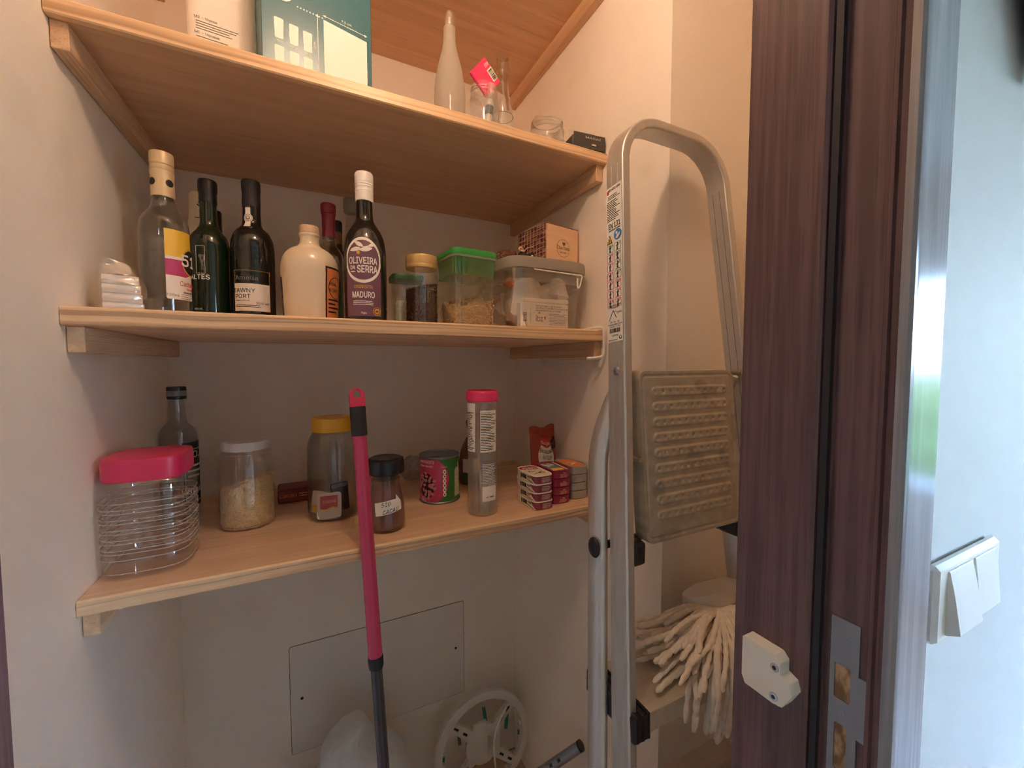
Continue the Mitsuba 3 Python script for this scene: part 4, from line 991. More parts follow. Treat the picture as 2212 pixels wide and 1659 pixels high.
b.add('lettering', on_plane(shift(text('TORRIÉ', 0.0062, 0.028), 0, 0.035), (0, -0.0035, 0), FX, FZ), 'mat_white_print')
b = Thing('tea_bag', 'black tea sachet standing behind the white one in the yellow-lidded jar', 'tea bag', at=(0.377, -0.285, Z1 + 0.006), R=rot(rz=0.5, rx=-0.12))
b.add('pouch', on_plane(extr(rrect(0.042, 0.066, 0.003, 0, 0.034), 0.003), (0, 0, 0), FX, FZ), 'mat_black_matt')
b.add('header', on_plane(extr(sbox(-0.02, 0.056, 0.02, 0.066), 0.0003), (0, -0.0031, 0), FX, FZ), 'mat_fish', label='blue grey top strip')
b = Thing('tea_bag', 'yellow and white tea sachet leaning at the left inside the yellow-lidded jar', 'tea bag', at=(0.330, -0.283, Z1 + 0.006), R=rot(rz=-0.8, rx=-0.16))
b.add('pouch', on_plane(extr(rrect(0.044, 0.050, 0.004, 0, 0.026), 0.003), (0, 0, 0), FX, FZ), 'mat_paper')
b.add('print_field', on_plane(extr(sbox(-0.019, 0.004, 0.019, 0.018), 0.0003), (0, -0.0031, 0), FX, FZ), 'mat_yellow', label='yellow strip')

# cocoa jar
kx, ky = 0.4605, -0.417
b = Thing('cocoa_jar', 'waisted glass jar of brown cocoa with a black lid and a handwritten paper label', 'jar', at=(kx, ky, Z1))
pf = [(0.036, 0.0), (0.0395, 0.004), (0.0400, 0.012)] + smoothprof([(0.0395, 0.03), (0.0370, 0.060), (0.0315, 0.088), (0.0305, 0.102), (0.0345, 0.120), (0.0350, 0.124)])
b.add('glass', lathe(pf, 56, cap1=False), 'mat_glass', 40)
b.add('cocoa', lathe([(max(r - 0.0022, 0.001), z + (0.004 if z < 0.01 else 0)) for r, z in pf if z < 0.11] + [(0.002, 0.112)], 56), 'mat_cocoa', 40, kind='stuff', label='brown cocoa powder')
b.add('lid', lathe([(0.0365, 0.120), (0.0385, 0.122), (0.0385, 0.142), (0.0370, 0.150), (0.030, 0.1535), (0.028, 0.1525)], 56), 'mat_black', 40, 'black lid')
fa = facing(kx, ky)
rf = rof(pf)
pl = affinity.rotate(Polygon([(-0.028, -0.015), (0.026, -0.013), (0.029, 0.004), (0.021, 0.020), (0.018, 0.012), (0.003, 0.013), (-0.028, 0.012)]), 8, origin=(0, 0))
b.add('paper_label', on_round(shift(extr(pl, 0.0003), 0, 0.056), rf, fa + 0.12, 0, R=0.037, eps=0.0006), 'mat_paper', label='torn white paper label')
hw = text('500', 0.0085, 0.017)
hw2 = text('CACAU', 0.0085, 0.030)
for m in (hw, hw2):
    v = np.array(m.vertices)
    v[:, 1] += 0.16 * v[:, 0]
    v[:, 0] += 0.15 * v[:, 1]
    m.vertices = v
b.add('handwriting', on_round(cat([shift(hw, -0.006, 0.0575), shift(hw2, 0.003, 0.0435)]), rf, fa + 0.12, 0, R=0.037, eps=0.0011, edge=0.005), 'mat_black_print', label='handwritten 500 CACAU')

# can of beans
nx, ny = 0.6165, -0.283
b = Thing('bean_can', 'tin can of red beans with a pink and green label and a ring-pull top', 'can', at=(nx, ny, Z1))
b.add('can', lathe([(0.047, 0.002), (0.0505, 0.001), (0.0525, 0.003), (0.0505, 0.0055), (0.0500, 0.007), (0.0500, 0.112), (0.0505, 0.1145), (0.0525, 0.117), (0.0520, 0.119), (0.0495, 0.1185), (0.0485, 0.1145), (0.020, 0.1145)], 64), 'mat_dull_steel', 30)
b.add('ring_pull', cat([tube([(-0.026 + 0.009 * math.cos(a), -0.012 + 0.007 * math.sin(a), 0.1172) for a in np.linspace(0, 2 * PI, 21)], 0.0014, 8, False), box(-0.020, -0.006, -0.016, -0.008, 0.1146, 0.1175, 0.001)]), 'mat_dull_steel', 40)
fa = facing(nx, ny)
rf = 0.0502
cn = lambda poly, m, part, eps, label=None, edge=0.006: b.add(part, on_round(extr(poly, 0.0002), rf, fa, 0, eps=eps, edge=edge), m, label=label)
cn(sbox(-0.155, 0.006, 0.155, 0.1135), 'mat_leafgreen', 'label', 0.0002, 'green paper label')
cn(affinity.scale(Point(-0.042, 0.060).buffer(0.066, quad_segs=16), 1.0, 0.98).intersection(sbox(-0.12, 0.0065, 0.1, 0.113)), 'mat_magenta', 'label_field', 0.0005, 'round pink field')
blk = affinity.scale(Point(-0.035, 0.046).buffer(0.028, quad_segs=10), 0.80, 1.18)
cn(blk, 'mat_bean_dark', 'picture', 0.0008, 'picture of dark red beans')
r_ = np.random.default_rng(11)
bp = []
while len(bp) < 26:
    x, y = -0.060 + 0.052 * r_.random(), 0.014 + 0.066 * r_.random()
    if blk.buffer(0.002).contains(Point(x, y)) and all((x - a) ** 2 + (y - c) ** 2 > 0.0068 ** 2 for a, c in bp):
        bp.append((x, y))
b.add('bean_print', on_round(cat(extr(affinity.translate(affinity.rotate(affinity.scale(Point(0, 0).buffer(0.0052, quad_segs=4), 1.0, 0.72), float(r_.random() * 180), origin=(0, 0)), x, y), 0.0002) for x, y in bp), rf, fa, 0, eps=0.0011, edge=None), 'mat_bean')
b.add('lettering', on_round(cat([shift(text('CONTINENTE', 0.0070, 0.046), -0.036, 0.103), shift(text('Feijão Encarnado', 0.0050, 0.040), -0.036, 0.094), bars(3, -0.052, -0.03, 0.014, 0.004, 0.0012, 0.3, 7), shift(text('4,5 kcal', 0.003), 0.012, 0.0925)]), rf, fa, 0, eps=0.0008), 'mat_white_print', label='white lettering')
pills = [affinity.scale(Point(0.0125, 0.082 - 0.0115 * k).buffer(0.0056), 0.75, 1.0) for k in range(6)]
cn(shapely.union_all(pills), 'mat_cream', 'nutrition_pills', 0.0008, 'column of pale nutrition pills')
cn(shapely.union_all([affinity.scale(p, 0.45, 0.45) for p in pills]), 'mat_leafgreen', 'nutrition_print', 0.0011)
b.add('small_print', on_round(moved(bars(5, 0.0, 0.088, 0.0, 0.0046, 0.0026, 0.25, 21), (0.066, 0.014, 0), rot(rz=PI / 2)), rf, fa - 0.42, 0, eps=0.0006), 'mat_cream', label='upright lines of small print')

# grey bag and red packet behind
b = Thing('grey_bag', 'small crumpled grey plastic bag behind the cocoa jar', 'bag', at=(0.585, -0.105, Z1 + 0.040))
b.one(crumple((0.050, 0.045, 0.048), 14, 0.22, 1.6, 5), 'mat_bag_grey', 40)
b = Thing('red_packet', 'dark red packet lying behind the rice and tea jars', 'packet', at=(0.285, -0.120, Z1), R=rot(rz=0.05))
b.add('packet', box(-0.048, 0.06, -0.035, 0.035, 0.0005, 0.036, 0.004), 'mat_dark_red_pack')
flat(b, 'print_lines', cat([shift(text('cacau', 0.010), -0.025, 0.016), bars(2, 0.0, 0.04, 0.022, 0.006, 0.0018, 0.3, 4)]), 'mat_orange', (0, -0.0352, 0), FX, FZ)

# tied brown pouch behind the tube
b = Thing('tied_pouch', 'dark brown pouch tied at the neck, with a white label, behind the tall pink-lidded tube', 'pouch', at=(0.742, -0.185, Z1))
b.add('pouch', lathe(smoothprof([(0.024, 0.0), (0.036, 0.006), (0.038, 0.05), (0.033, 0.09), (0.020, 0.125), (0.0075, 0.145), (0.010, 0.157), (0.016, 0.180), (0.012, 0.186)]), 32), 'mat_brown_bag', True)
b.add('tie', lathe([(0.009, 0.141), (0.0105, 0.143), (0.0105, 0.147), (0.009, 0.149)], 24, False, False), 'mat_black', True)
b.add('label', on_round(extr(sbox(-0.026, 0.038, 0.026, 0.078), 0.0003), 0.0386, facing(0.742, -0.185), 0), 'mat_white_print', label='white label')
b.add('label', on_round(extr(sbox(-0.026, 0.010, 0.026, 0.038), 0.0003), 0.0386, facing(0.742, -0.185), 0), 'mat_green_dark', label='dark green label foot')

# spaghetti tube
tx_, ty_ = 0.681, -0.424
b = Thing('tall_tube', 'tall cloudy plastic tube with a pink lid and white printed labels', 'container', at=(tx_, ty_, Z1))
b.add('body', lathe([(0.030, 0.0), (0.0340, 0.002), (0.0348, 0.008), (0.0348, 0.262), (0.0365, 0.264), (0.0365, 0.270)], 56, cap1=False), 'mat_tube', 40)
b.add('lid', lathe([(0.0368, 0.266), (0.0378, 0.268), (0.0378, 0.285), (0.0365, 0.288), (0.034, 0.2905), (0.033, 0.2885)], 56), 'mat_hotpink', 40, 'pink lid')
fa = facing(tx_, ty_)
rf = 0.0349
tl = lambda poly, part, a, m='mat_paper', label=None: b.add(part, on_round(extr(poly, 0.0002), rf, fa + a, 0, edge=0.006), m, label=label)
tl(sbox(-0.021, 0.150, 0.021, 0.246), 'label', 0.45, label='long white label')
tl(sbox(-0.016, 0.150, 0.016, 0.262), 'label', -0.95, label='long white label on the left')
tl(sbox(-0.019, 0.070, 0.019, 0.126), 'label', 0.50, 'mat_grey_print', label='grey lower label')
tl(sbox(-0.018, 0.036, 0.018, 0.070), 'label', 0.50, label='small white label')
pl_ = [on_round(bars(24, -0.020, 0.020, 0.240, 0.0037, 0.0013, 0.45, 31), rf, fa + 0.45, 0, eps=0.0006), on_round(bars(24, -0.014, 0.014, 0.240, 0.0037, 0.0013, 0.45, 32), rf, fa - 0.95, 0, eps=0.0006), on_round(shift(text('ver data', 0.004), 0, 0.044), rf, fa + 0.5, 0, eps=0.0006)]
for m_ in pl_:
    b.add('print_lines', m_, 'mat_black_print', label='dense dark print')
b.add('print_lines', on_round(bars(15, -0.018, 0.018, 0.121, 0.0036, 0.0012, 0.3, 33), rf, fa + 0.5, 0, eps=0.0006), 'mat_paper')
b.add('content', cat([moved(crumple((0.024, 0.02, 0.028), 41, 0.3, 1.8, 4), (0.004, 0, 0.034)), lathe([(0.032, 0.003), (0.032, 0.012)], 24)]), 'mat_film', 40, 'crumpled clear wrap inside')
b.add('ladle', cat([tube([(-0.012, 0.0, 0.255), (-0.010, 0.0, 0.14), (-0.004, -0.004, 0.05), (0.004, -0.006, 0.018)], 0.0060, 10, squash=(1.0, 0.5))]), 'mat_cork_cap', True, 'long stick inside')

# tins: three stacks of four
def tin_mesh(w, l, h, p=4.5):
    r = lambda s, z: sering(w / 2 * s, l / 2 * s, z, p, 48)
    return loft([r(0.94, 0.0), r(0.975, 0.001), r(0.975, h - 0.0022)]), loft([r(0.975, h - 0.0024), r(1.0, h - 0.0020), r(1.0, h - 0.0002), r(0.985, h), r(0.95, h), r(0.945, h - 0.0016)], False), r
TH = 0.0212
def side_print(poly_or_mesh, r, z, eps):
    """Wraps a flat print round a tin's side: x is the length along the outline from the middle of the front, to the right."""
    m = finer(poly_or_mesh if isinstance(poly_or_mesh, trimesh.Trimesh) else extr(poly_or_mesh, 0.0002), 0.004)
    ring = r(0.975, 0)[:, :2]
    k = int(np.argmin(ring[:, 1] + np.abs(ring[:, 0]) * 0.001))
    ring = np.roll(ring, -k, axis=0)
    ring = np.vstack([ring, ring[:1]])
    s = np.concatenate([[0], np.cumsum(np.linalg.norm(np.diff(ring, axis=0), axis=1))])
    v = np.array(m.vertices)
    q = np.mod(v[:, 0], s[-1])
    x, y = np.interp(q, s, ring[:, 0]), np.interp(q, s, ring[:, 1])
    t = np.stack([np.interp(np.mod(q + 0.0005, s[-1]), s, ring[:, 0]) - np.interp(np.mod(q - 0.0005, s[-1]), s, ring[:, 0]), np.interp(np.mod(q + 0.0005, s[-1]), s, ring[:, 1]) - np.interp(np.mod(q - 0.0005, s[-1]), s, ring[:, 1])], 1)
    t /= np.linalg.norm(t, axis=1, keepdims=True) + 1e-12
    d = eps + v[:, 2]
    m.vertices = np.stack([x + t[:, 1] * d, y - t[:, 0] * d, z + v[:, 1]], 1)
    return m
names4 = ('lowest', 'second from the bottom', 'third from the bottom', 'topmost')
def tin_stack(x, y, rz, w, l, m_side, m_rim, who, kind):
    for k in range(4):
        jit = (0.0012 * math.sin(5 * k + x * 40), 0.001 * math.cos(7 * k + x * 30))
        t = Thing('fish_tin', f'{who}, {names4[k]} of its stack', 'tin', at=(x + jit[0], y + jit[1], Z1 + 0.0004 + TH * k), R=rot(rz=rz + 0.012 * math.sin(9 * k + x * 50)), group=f'{kind} fish tins on the lowest shelf')
        body, rim, r = tin_mesh(w, l, TH - 0.0003)
        t.add('body', body, m_side, 40)
        t.add('rim', rim, m_rim, 40, 'raised lid rim')
        if kind == 'cream and maroon':
            t.add('side_band', side_print(Polygon([(-w * 0.40, 0.0015), (w * 1.35, 0.0015), (w * 1.35, TH - 0.003), (-w * 0.72, TH - 0.003)]), r, 0, 0.0002), 'mat_maroon', label='maroon front band')
            fr = cat([shift(text('Conserva', 0.0032, 0.020), 0.004, 0.0125), bars(3, -0.008, 0.017, 0.0095, 0.0024, 0.0007, 0.2, 3)])
            t.add('front_print', side_print(fr, r, 0, 0.0006), 'mat_paper')
            sd = cat([barcode(-0.078, -0.058, 0.006, 0.016, 10), extr(rrect(0.005, 0.011, 0.001, -0.084, 0.010), 0.0002), shift(text('ALVA', 0.0055, 0.014), -0.046, 0.0115), extr(LineString([(-0.056, 0.008), (-0.030, 0.003)]).buffer(0.0006), 0.0002)])
            t.add('side_print', side_print(sd, r, 0, 0.0006), 'mat_black_print', label='bar code and print')
        elif kind == 'crimson':
            fr = cat([shift(extr(Polygon([(-0.004, 0.002), (-0.002, -0.001), (0.003, -0.001), (0.004, 0.002), (0.002, 0.0005), (-0.002, 0.0008)]), 0.0002), 0.004, 0.0140), bars(4, -0.008, 0.016, 0.0105, 0.0024, 0.0008, 0.3, 9)])
            t.add('front_print', side_print(fr, r, 0, 0.0003), 'mat_cork_cap', label='pale front print')
        if k == 3:
            lidz = TH - 0.0018
            t.add('lid', shift(extr(Polygon(r(0.945, 0)[:, :2]), 0.0004), z=lidz), m_side if kind != 'grey' else 'mat_tin_grey')
            P = lambda mesh: shift(mesh, z=lidz + 0.0005)
            if kind == 'cream and maroon':
                t.add('lid_field', P(extr(Polygon(r(0.90, 0)[:, :2]).intersection(sbox(-1, l * 0.24, 1, 1)), 0.0002)), 'mat_red', label='red field')
                t.add('lid_lettering', P(shift(text('ALVA', 0.011, 0.034), 0, l * 0.25, 0.0003)), 'mat_white_print')
                t.add('lid_lettering', P(cat([shift(text('Cavala', 0.008, 0.038), 0, l * 0.13), extr(affinity.translate(affinity.scale(Point(0, 0).buffer(0.006), 1.6, 0.9), -0.008, -0.002).difference(affinity.translate(affinity.scale(Point(0, 0).buffer(0.0045), 1.6, 0.9), -0.006, -0.001)), 0.0002), extr(affinity.translate(affinity.scale(Point(0, 0).buffer(0.006), 1.3, 1.0), 0.010, -0.022).difference(affinity.translate(Point(0, 0).buffer(0.0045), 0.011, -0.023)), 0.0002), extr(LineString([(-0.016, -0.028), (0.0, -0.020), (0.016, -0.008)]).buffer(0.001), 0.0002)])), 'mat_brown_print')
            elif kind == 'crimson':
                t.add('lid_picture', P(extr(rrect(w * 0.62, l * 0.72, 0.006, -0.004, -0.004), 0.0002)), 'mat_fish', label='picture of fish')
                t.add('lid_picture', P(shift(extr(Polygon([(-0.022, -0.040), (0.012, -0.040), (0.014, -0.022), (-0.018, -0.018)]), 0.0002), z=0.0003)), 'mat_yellow', label='yellow corner')
                t.add('lid_print', P(cat([extr(LineString([(-0.018 + 0.009 * i, 0.028 - 0.01 * (i % 2)), (-0.012 + 0.009 * i, 0.0 + 0.005 * i)]).buffer(0.0024), 0.0006) for i in range(3)] + [extr(LineString([(0.019, -0.04), (0.021, 0.036)]).buffer(0.0016), 0.0006)])), 'mat_white_print')
            else:
                t.add('lid_picture', P(extr(Polygon(r(0.86, 0)[:, :2]), 0.0002)), 'mat_orange', label='orange picture')
                t.add('lid_print', P(shift(cat([extr(affinity.rotate(affinity.scale(Point(0, 0).buffer(0.006), 2.2, 0.6), 30), 0.0003), shift(text('atum', 0.007), 0, 0.012)]), 0, -0.012, 0.0003)), 'mat_white_print')
tin_stack(0.8185, -0.4300, 0.02, 0.058, 0.102, 'mat_tin_cream', 'mat_white', 'cream fish tin with a maroon front', 'cream and maroon')
tin_stack(0.8835, -0.4115, -0.03, 0.059, 0.102, 'mat_crimson', 'mat_crimson', 'crimson fish tin in the middle stack', 'crimson')
tin_stack(0.9465, -0.4020, 0.0, 0.056, 0.098, 'mat_tin_grey', 'mat_rim', 'grey fish tin half hidden by the ladder', 'grey')

# bicarbonate bag
b = Thing('soda_bag', 'orange-red plastic bag of bicarbonate behind the tins', 'bag', at=(0.9215, -0.312, Z1 + 0.002), R=rot(rz=0.22, rx=-0.10))
def soda(u, v, s):
    x = (u * 2 - 1) * (0.050 - 0.004 * np.sin(v * 3))
    fat = 0.020 * np.clip(1 - np.abs(u * 2 - 1) ** 2.5, 0, 1) ** 0.6 * np.clip(1 - (2 * np.clip(v, 0, 0.86) / 0.86 - 1) ** 4, 0, 1) ** 0.5
    q = np.stack([u * 4, v * 5, 0 * u + s], -1)
    return np.stack([x, -s * fat * (1 + 0.5 * (meshkit.fbm(q * 1.8, 3, 3) - 0.5)), 0.170 * v + 0.004 * np.sin(9 * u)], -1)
fr, bk = sheet(28, 36, lambda u, v: soda(u, v, 1)), sheet(28, 36, lambda u, v: soda(u, v, -1))
bk.faces = bk.faces[:, ::-1]
b.add('bag', cat([fr, bk]), 'mat_red_pack', True)
def on_soda(mesh, eps):
    m = finer(mesh, 0.006)
    v = np.array(m.vertices)
    P = np.stack([soda(np.clip((x / 0.050 + 1) / 2, 0.02, 0.98), np.clip(y / 0.170, 0, 1), 1) for x, y in v[:, :2]])
    P[:, 1] -= eps + v[:, 2]
    m.vertices = P
    return m
b.add('label', on_soda(extr(affinity.translate(affinity.scale(Point(0, 0).buffer(0.03), 1.0, 1.4), -0.006, 0.082), 0.0002), 0.0008), 'mat_paper', label='pale label field')
b.add('label', on_soda(extr(affinity.translate(affinity.scale(Point(0, 0).buffer(0.02), 1.2, 0.6), -0.006, 0.124), 0.0002), 0.0012), 'mat_red', label='red oval')
b.add('lettering', on_soda(shift(text('Margão', 0.010, 0.034), -0.006, 0.120), 0.0016), 'mat_white_print')
b.add('lettering', on_soda(cat([shift(text('Bicarbonato', 0.0125, 0.056), -0.003, 0.095), shift(text('de Sódio', 0.011, 0.038), -0.004, 0.078)]), 0.0014), 'mat_black_print', label='dark lettering')
b.add('picture', on_soda(extr(shapely.union_all([Point(0.026 + 0.008 * math.cos(a), 0.118 + 0.012 * math.sin(a)).buffer(0.006) for a in np.linspace(0, 2 * PI, 6)]), 0.0002), 0.0018), 'mat_bean_dark', label='dark picture of fruit')

# ------------------------------------------------------------------ pole leaning on the lowest shelf
pole = Thing('broom_handle', 'magenta and dark grey telescopic broom handle leaning on the lowest shelf', 'broom handle')
p_edge, p_foot = np.array([0.4105, -0.5150, 1.084]), np.array([0.4540, -0.6250, 0.0])
pd = (p_edge - p_foot) / np.linalg.norm(p_edge - p_foot)
PP = lambda z: p_foot + pd * (z - p_foot[2]) / pd[2]
pole.add('lower_tube', tube([PP(0.012), PP(0.885)], 0.0105, 24), 'mat_dark_tube', 40, 'dark grey lower tube')
pole.add('foot', tube([PP(0.0), PP(0.03)], 0.0125, 24), 'mat_black_matt', 40)
pole.add('collar', tube([PP(0.878), PP(0.882), PP(0.897), PP(0.900)], [0.0125, 0.0136, 0.0140, 0.0132], 24), 'mat_black_matt', 40, 'black collar')
pole.add('upper_tube', tube([PP(0.898), PP(1.335)], 0.0128, 28), 'mat_magenta', 40, 'magenta upper tube')
pole.add('grip', tube([PP(1.312), PP(1.3135), PP(1.366), PP(1.3675)], [0.0136, 0.0144, 0.0144, 0.0138], 28), 'mat_black_matt', 40, 'black rubber grip')
eye = extr(sbox(-0.0135, 0, 0.0135, 0.022).union(Point(0, 0.022).buffer(0.0135)).difference(affinity.scale(Point(0, 0.024).buffer(0.0072), 1, 1.05)), 0.020)
eye = moved(eye, (0, 0, -0.010))
rr = np.array([[1, 0, 0], [0, 0, -1], [0, 1, 0]])
ax = np.array([1.0, 0, 0])
ax = ax - pd * (ax @ pd)
ax /= np.linalg.norm(ax)
B = np.stack([ax, pd, np.cross(ax, pd)], 1)
v = np.array(eye.vertices)
k_ = np.clip((v[:, 1] - 0.004) / 0.030, 0, 1)
v[:, 2] *= 1 - 0.35 * k_
eye.vertices = v
pole.add('hanging_eye', moved(eye, PP(1.3675), B), 'mat_pink', 25, 'pink end with a hanging hole')

# ------------------------------------------------------------------ step ladder
ladder = Thing('step_ladder', 'folded aluminium step ladder with a hoop top, standing at the right wall', 'ladder')
TOPZ, SL = 1.86, 0.0925
def LP(x, z, off=0.0):
    return np.array([x, -0.765 - SL * (TOPZ - z) + off, z])
xl = lambda z: 0.787 - 0.050 * (1.70 - z)
xr = lambda z: 1.071 + 0.075 * (1.70 - z)
DEP = 0.043
def hoop_path():
    pts, rad = [], 0.092
    zt_ = 1.879
    for z in np.linspace(0.02, zt_ - rad - 0.02, 12):
        pts.append((xl(z), z))
    cl, cr = xl(zt_ - rad) + rad, xr(zt_ - rad) - rad
    for a in np.linspace(PI, PI / 2, 13):
        pts.append((cl + rad * math.cos(a), zt_ - rad + rad * math.sin(a)))
    for a in np.linspace(PI / 2, 0, 13):
        pts.append((cr + rad * math.cos(a), zt_ - rad + rad * math.sin(a)))
    for z in np.linspace(zt_ - rad - 0.02, 0.02, 12):
        pts.append((xr(z), z))
    return np.array(pts)
hp = hoop_path()
sec = sbox(0.004, 0.004, 0.0130, DEP - 0.004).buffer(0.004, quad_segs=3)
sec = np.array(shapely.geometry.polygon.orient(sec, 1.0).exterior.coords)[:-1]
def channel(path, section):
    t = np.gradient(path, axis=0)
    t /= np.linalg.norm(t, axis=1, keepdims=True)
    rings = []
    for (x, z), (tx, tz) in zip(path, t):
        nx_, nz_ = tz, -tx            # inward (path runs up the left rail, across, down the right)
        rings.append(np.array([LP(x + u * nx_, z + u * nz_, w) for u, w in section]))
    return loft(rings, False, False)
ladder.add('hoop_frame', channel(hp, sec), 'mat_alu', 50, 'bent aluminium front frame')
# raised lines along the outer and the inner side
for w in (0.014, 0.029):
    ladder.add('ridge', channel(hp[:13], np.array([(-0.0006, w - 0.0008), (0.0006, w - 0.0008), (0.0006, w + 0.0008), (-0.0006, w + 0.0008)])), 'mat_alu', 50)
    ladder.add('ridge', channel(hp[-13:], np.array([(0.0166, w - 0.0005), (0.0174, w - 0.0005), (0.0174, w + 0.0005), (0.0166, w + 0.0005)])), 'mat_dull_steel', 50)
for x in (xl(0.0), xr(0.0)):
    q = LP(x, 0.0)
    s = 1 if x < 0.9 else -1
    ladder.add('rubber_foot', box(min(x - 0.003 * s, x + 0.022 * s), max(x - 0.003 * s, x + 0.022 * s), q[1] - 0.002, q[1] + DEP + 0.003, 0, 0.03, 0.003), 'mat_black_matt', 30)
# rear legs: oval tubes, bent forward at the top to the pivots
for side in (0, 1):
    xo = (lambda z: xl(z) - 0.017 + 0.017 * (z / 1.4)) if side == 0 else (lambda z: xr(z) + 0.004 - 0.010 * (z / 1.4))
    sg = 1 if side == 0 else -1
    path = [LP(xo(z) + 0.004 * sg, z, 0.074) for z in np.linspace(0.02, 1.26, 10)] + [LP(xo(1.30) + 0.005 * sg, 1.30, 0.071), LP(xo(1.34) + 0.008 * sg, 1.34, 0.062), LP(xo(1.38) + 0.011 * sg, 1.375, 0.052), LP(xo(1.41) + 0.013 * sg, 1.405, 0.038), LP(xo(1.43) + 0.014 * sg, 1.428, 0.022)]
    m = tube(bez(path, 4), 0.0125, 20, squash=(1.0, 1.0))
    v = np.array(m.vertices)
    # widen the section front to back
    ctr = bez(path, 4)
    idx = np.minimum(np.arange(len(v)) // 20, len(ctr) - 1)
    flatn = np.clip((ctr[idx, 2] - 1.33) / 0.09, 0, 1)
    v[:, 1] = ctr[idx, 1] + (v[:, 1] - ctr[idx, 1]) * (1.70 - 0.90 * flatn)
    v[:, 0] = ctr[idx, 0] + (v[:, 0] - ctr[idx, 0]) * (1.0 - 0.45 * flatn)
    m.vertices = v
    ladder.add('rear_leg', m, 'mat_alu', 40, 'rear leg with a flattened bent top')
    q = LP(xo(0.0), 0.0, 0.068)
    ladder.add('rubber_foot', box(q[0] - 0.015 + 0.004 * sg, q[0] + 0.015 + 0.004 * sg, q[1] - 0.022, q[1] + 0.022, 0, 0.03, 0.003), 'mat_black_matt', 30)
    zr = 1.437
    q = LP(xl(zr) if side == 0 else xr(zr), zr, 0.020)
    ladder.add('rivet', moved(trimesh.creation.icosphere(2, 0.0075), q, np.diag([0.45, 1, 1])), 'mat_dull_steel', True)
# pivot rod with black plugs
zr = 1.137
q = LP(0, zr, 0.067)
ladder.add('pivot_rod', tube([(xl(zr) - 0.012, q[1], zr), (xr(zr) + 0.01, q[1], zr)], 0.0065, 12), 'mat_black', 40)
ladder.add('plug', moved(trimesh.creation.icosphere(3, 0.0165), (xl(zr) - 0.0125, q[1], zr), np.diag([0.35, 0.85, 1.05])), 'mat_black', True, 'round black plug')
ladder.add('plug', moved(trimesh.creation.icosphere(3, 0.0165), (xr(zr) + 0.012, q[1], zr), np.diag([0.35, 0.85, 1.05])), 'mat_black', True, 'round black plug')
# folded top platform: pressed plate with ribs and dimples
PW, PH, px0, pz0 = 0.236, 0.284, 0.806, 1.153
def plate_pt(u, v, h):
    x = px0 + u * PW
    z = pz0 + v * PH
    return np.stack([x, -0.765 - SL * (TOPZ - z) + 0.004 - h, z], -1)
def plate_h(u, v):
    x, z = u * PW, v * PH
    h = np.zeros_like(x)
    for k in range(9):
        zc = 0.043 + k * (PH - 0.078) / 8
        x0, x1 = 0.034, PW - 0.030
        d = np.hypot(x - np.clip(x, x0, x1), z - zc)
        h = np.maximum(h, 0.0022 * np.clip((0.0088 - d) / 0.0022, 0, 1))
        for j in range(11):
            xc = x0 + j * (x1 - x0) / 10
            dd = np.hypot(x - xc, z - zc)
            h = h - 0.0024 * np.clip((0.0042 - dd) / 0.0022, 0, 1) * (h > 0.001)
    e = np.minimum(np.minimum(x, PW - x), np.minimum(z, PH - z))
    h = h - 0.0016 * np.clip((0.011 - e) / 0.002, 0, 1) * np.clip((e - 0.005) / 0.002, 0, 1)
    return h
def corner(u, v):
    """Rounds the plate's corners by pulling the grid in."""
    x, z, r = u * PW, v * PH, 0.016
    cx, cz = np.clip(x, r, PW - r), np.clip(z, r, PH - r)
    dx, dz = x - cx, z - cz
    m = np.maximum(np.abs(dx), np.abs(dz))
    n = np.hypot(dx, dz)
    s = np.where(n > 1e-9, m / np.maximum(n, 1e-9), 1)
    return (cx + dx * s) / PW, (cz + dz * s) / PH
def plate(u, v):
    h = plate_h(u, v)
    a, c = corner(u, v)
    return plate_pt(a, c, h)
plat = ladder.add('platform', sheet(221, 261, lambda u, v: plate(u, v)), 'mat_galv', True, 'pressed platform plate with dimpled ribs')
bo = rrect(PW, PH, 0.016)
rim = np.array(bo.exterior.coords)[:-1]
def rim_ring(d):
    c = bo.buffer(-d) if d > 0 else bo
    p = np.array(affinity.translate(bo, PW / 2, PH / 2).exterior.coords)[:-1]
    return p
pr_ = rim_ring(0)
def rr_at(off, s=1.0):
    c = np.array([PW / 2, PH / 2])
    w = (pr_ - c) * s + c
    return np.array([LP(px0 + x, pz0 + z, off) for x, z in w])
ladder.add('platform_rim', loft([rr_at(0.0042, 0.985), rr_at(0.0042, 0.998), rr_at(0.007, 1.003), rr_at(0.030, 1.003), rr_at(0.031, 0.985)], False, False), 'mat_galv', 50, 'folded side of the platform')
for x in (px0 - 0.010, px0 + PW + 0.012):
    q = LP(x, 1.138, 0.03)
    ladder.add('bracket', box(x - 0.014, x + 0.014, q[1] - 0.022, q[1] + 0.040, 1.118, 1.158, 0.006), 'mat_black', 30, 'black hinge bracket')
q = LP(1.063, 1.432, 0.0)
ladder.add('bolt', tube([q + (0, 0.02, 0), q + (0, -0.002, 0)], 0.0055, 12), 'mat_steel', 40)
q = LP(0.797, 1.293, 0.0)
ladder.add('bolt', tube([q + (0, 0.02, 0), q + (0, -0.001, 0)], 0.0045, 12), 'mat_steel', 40)
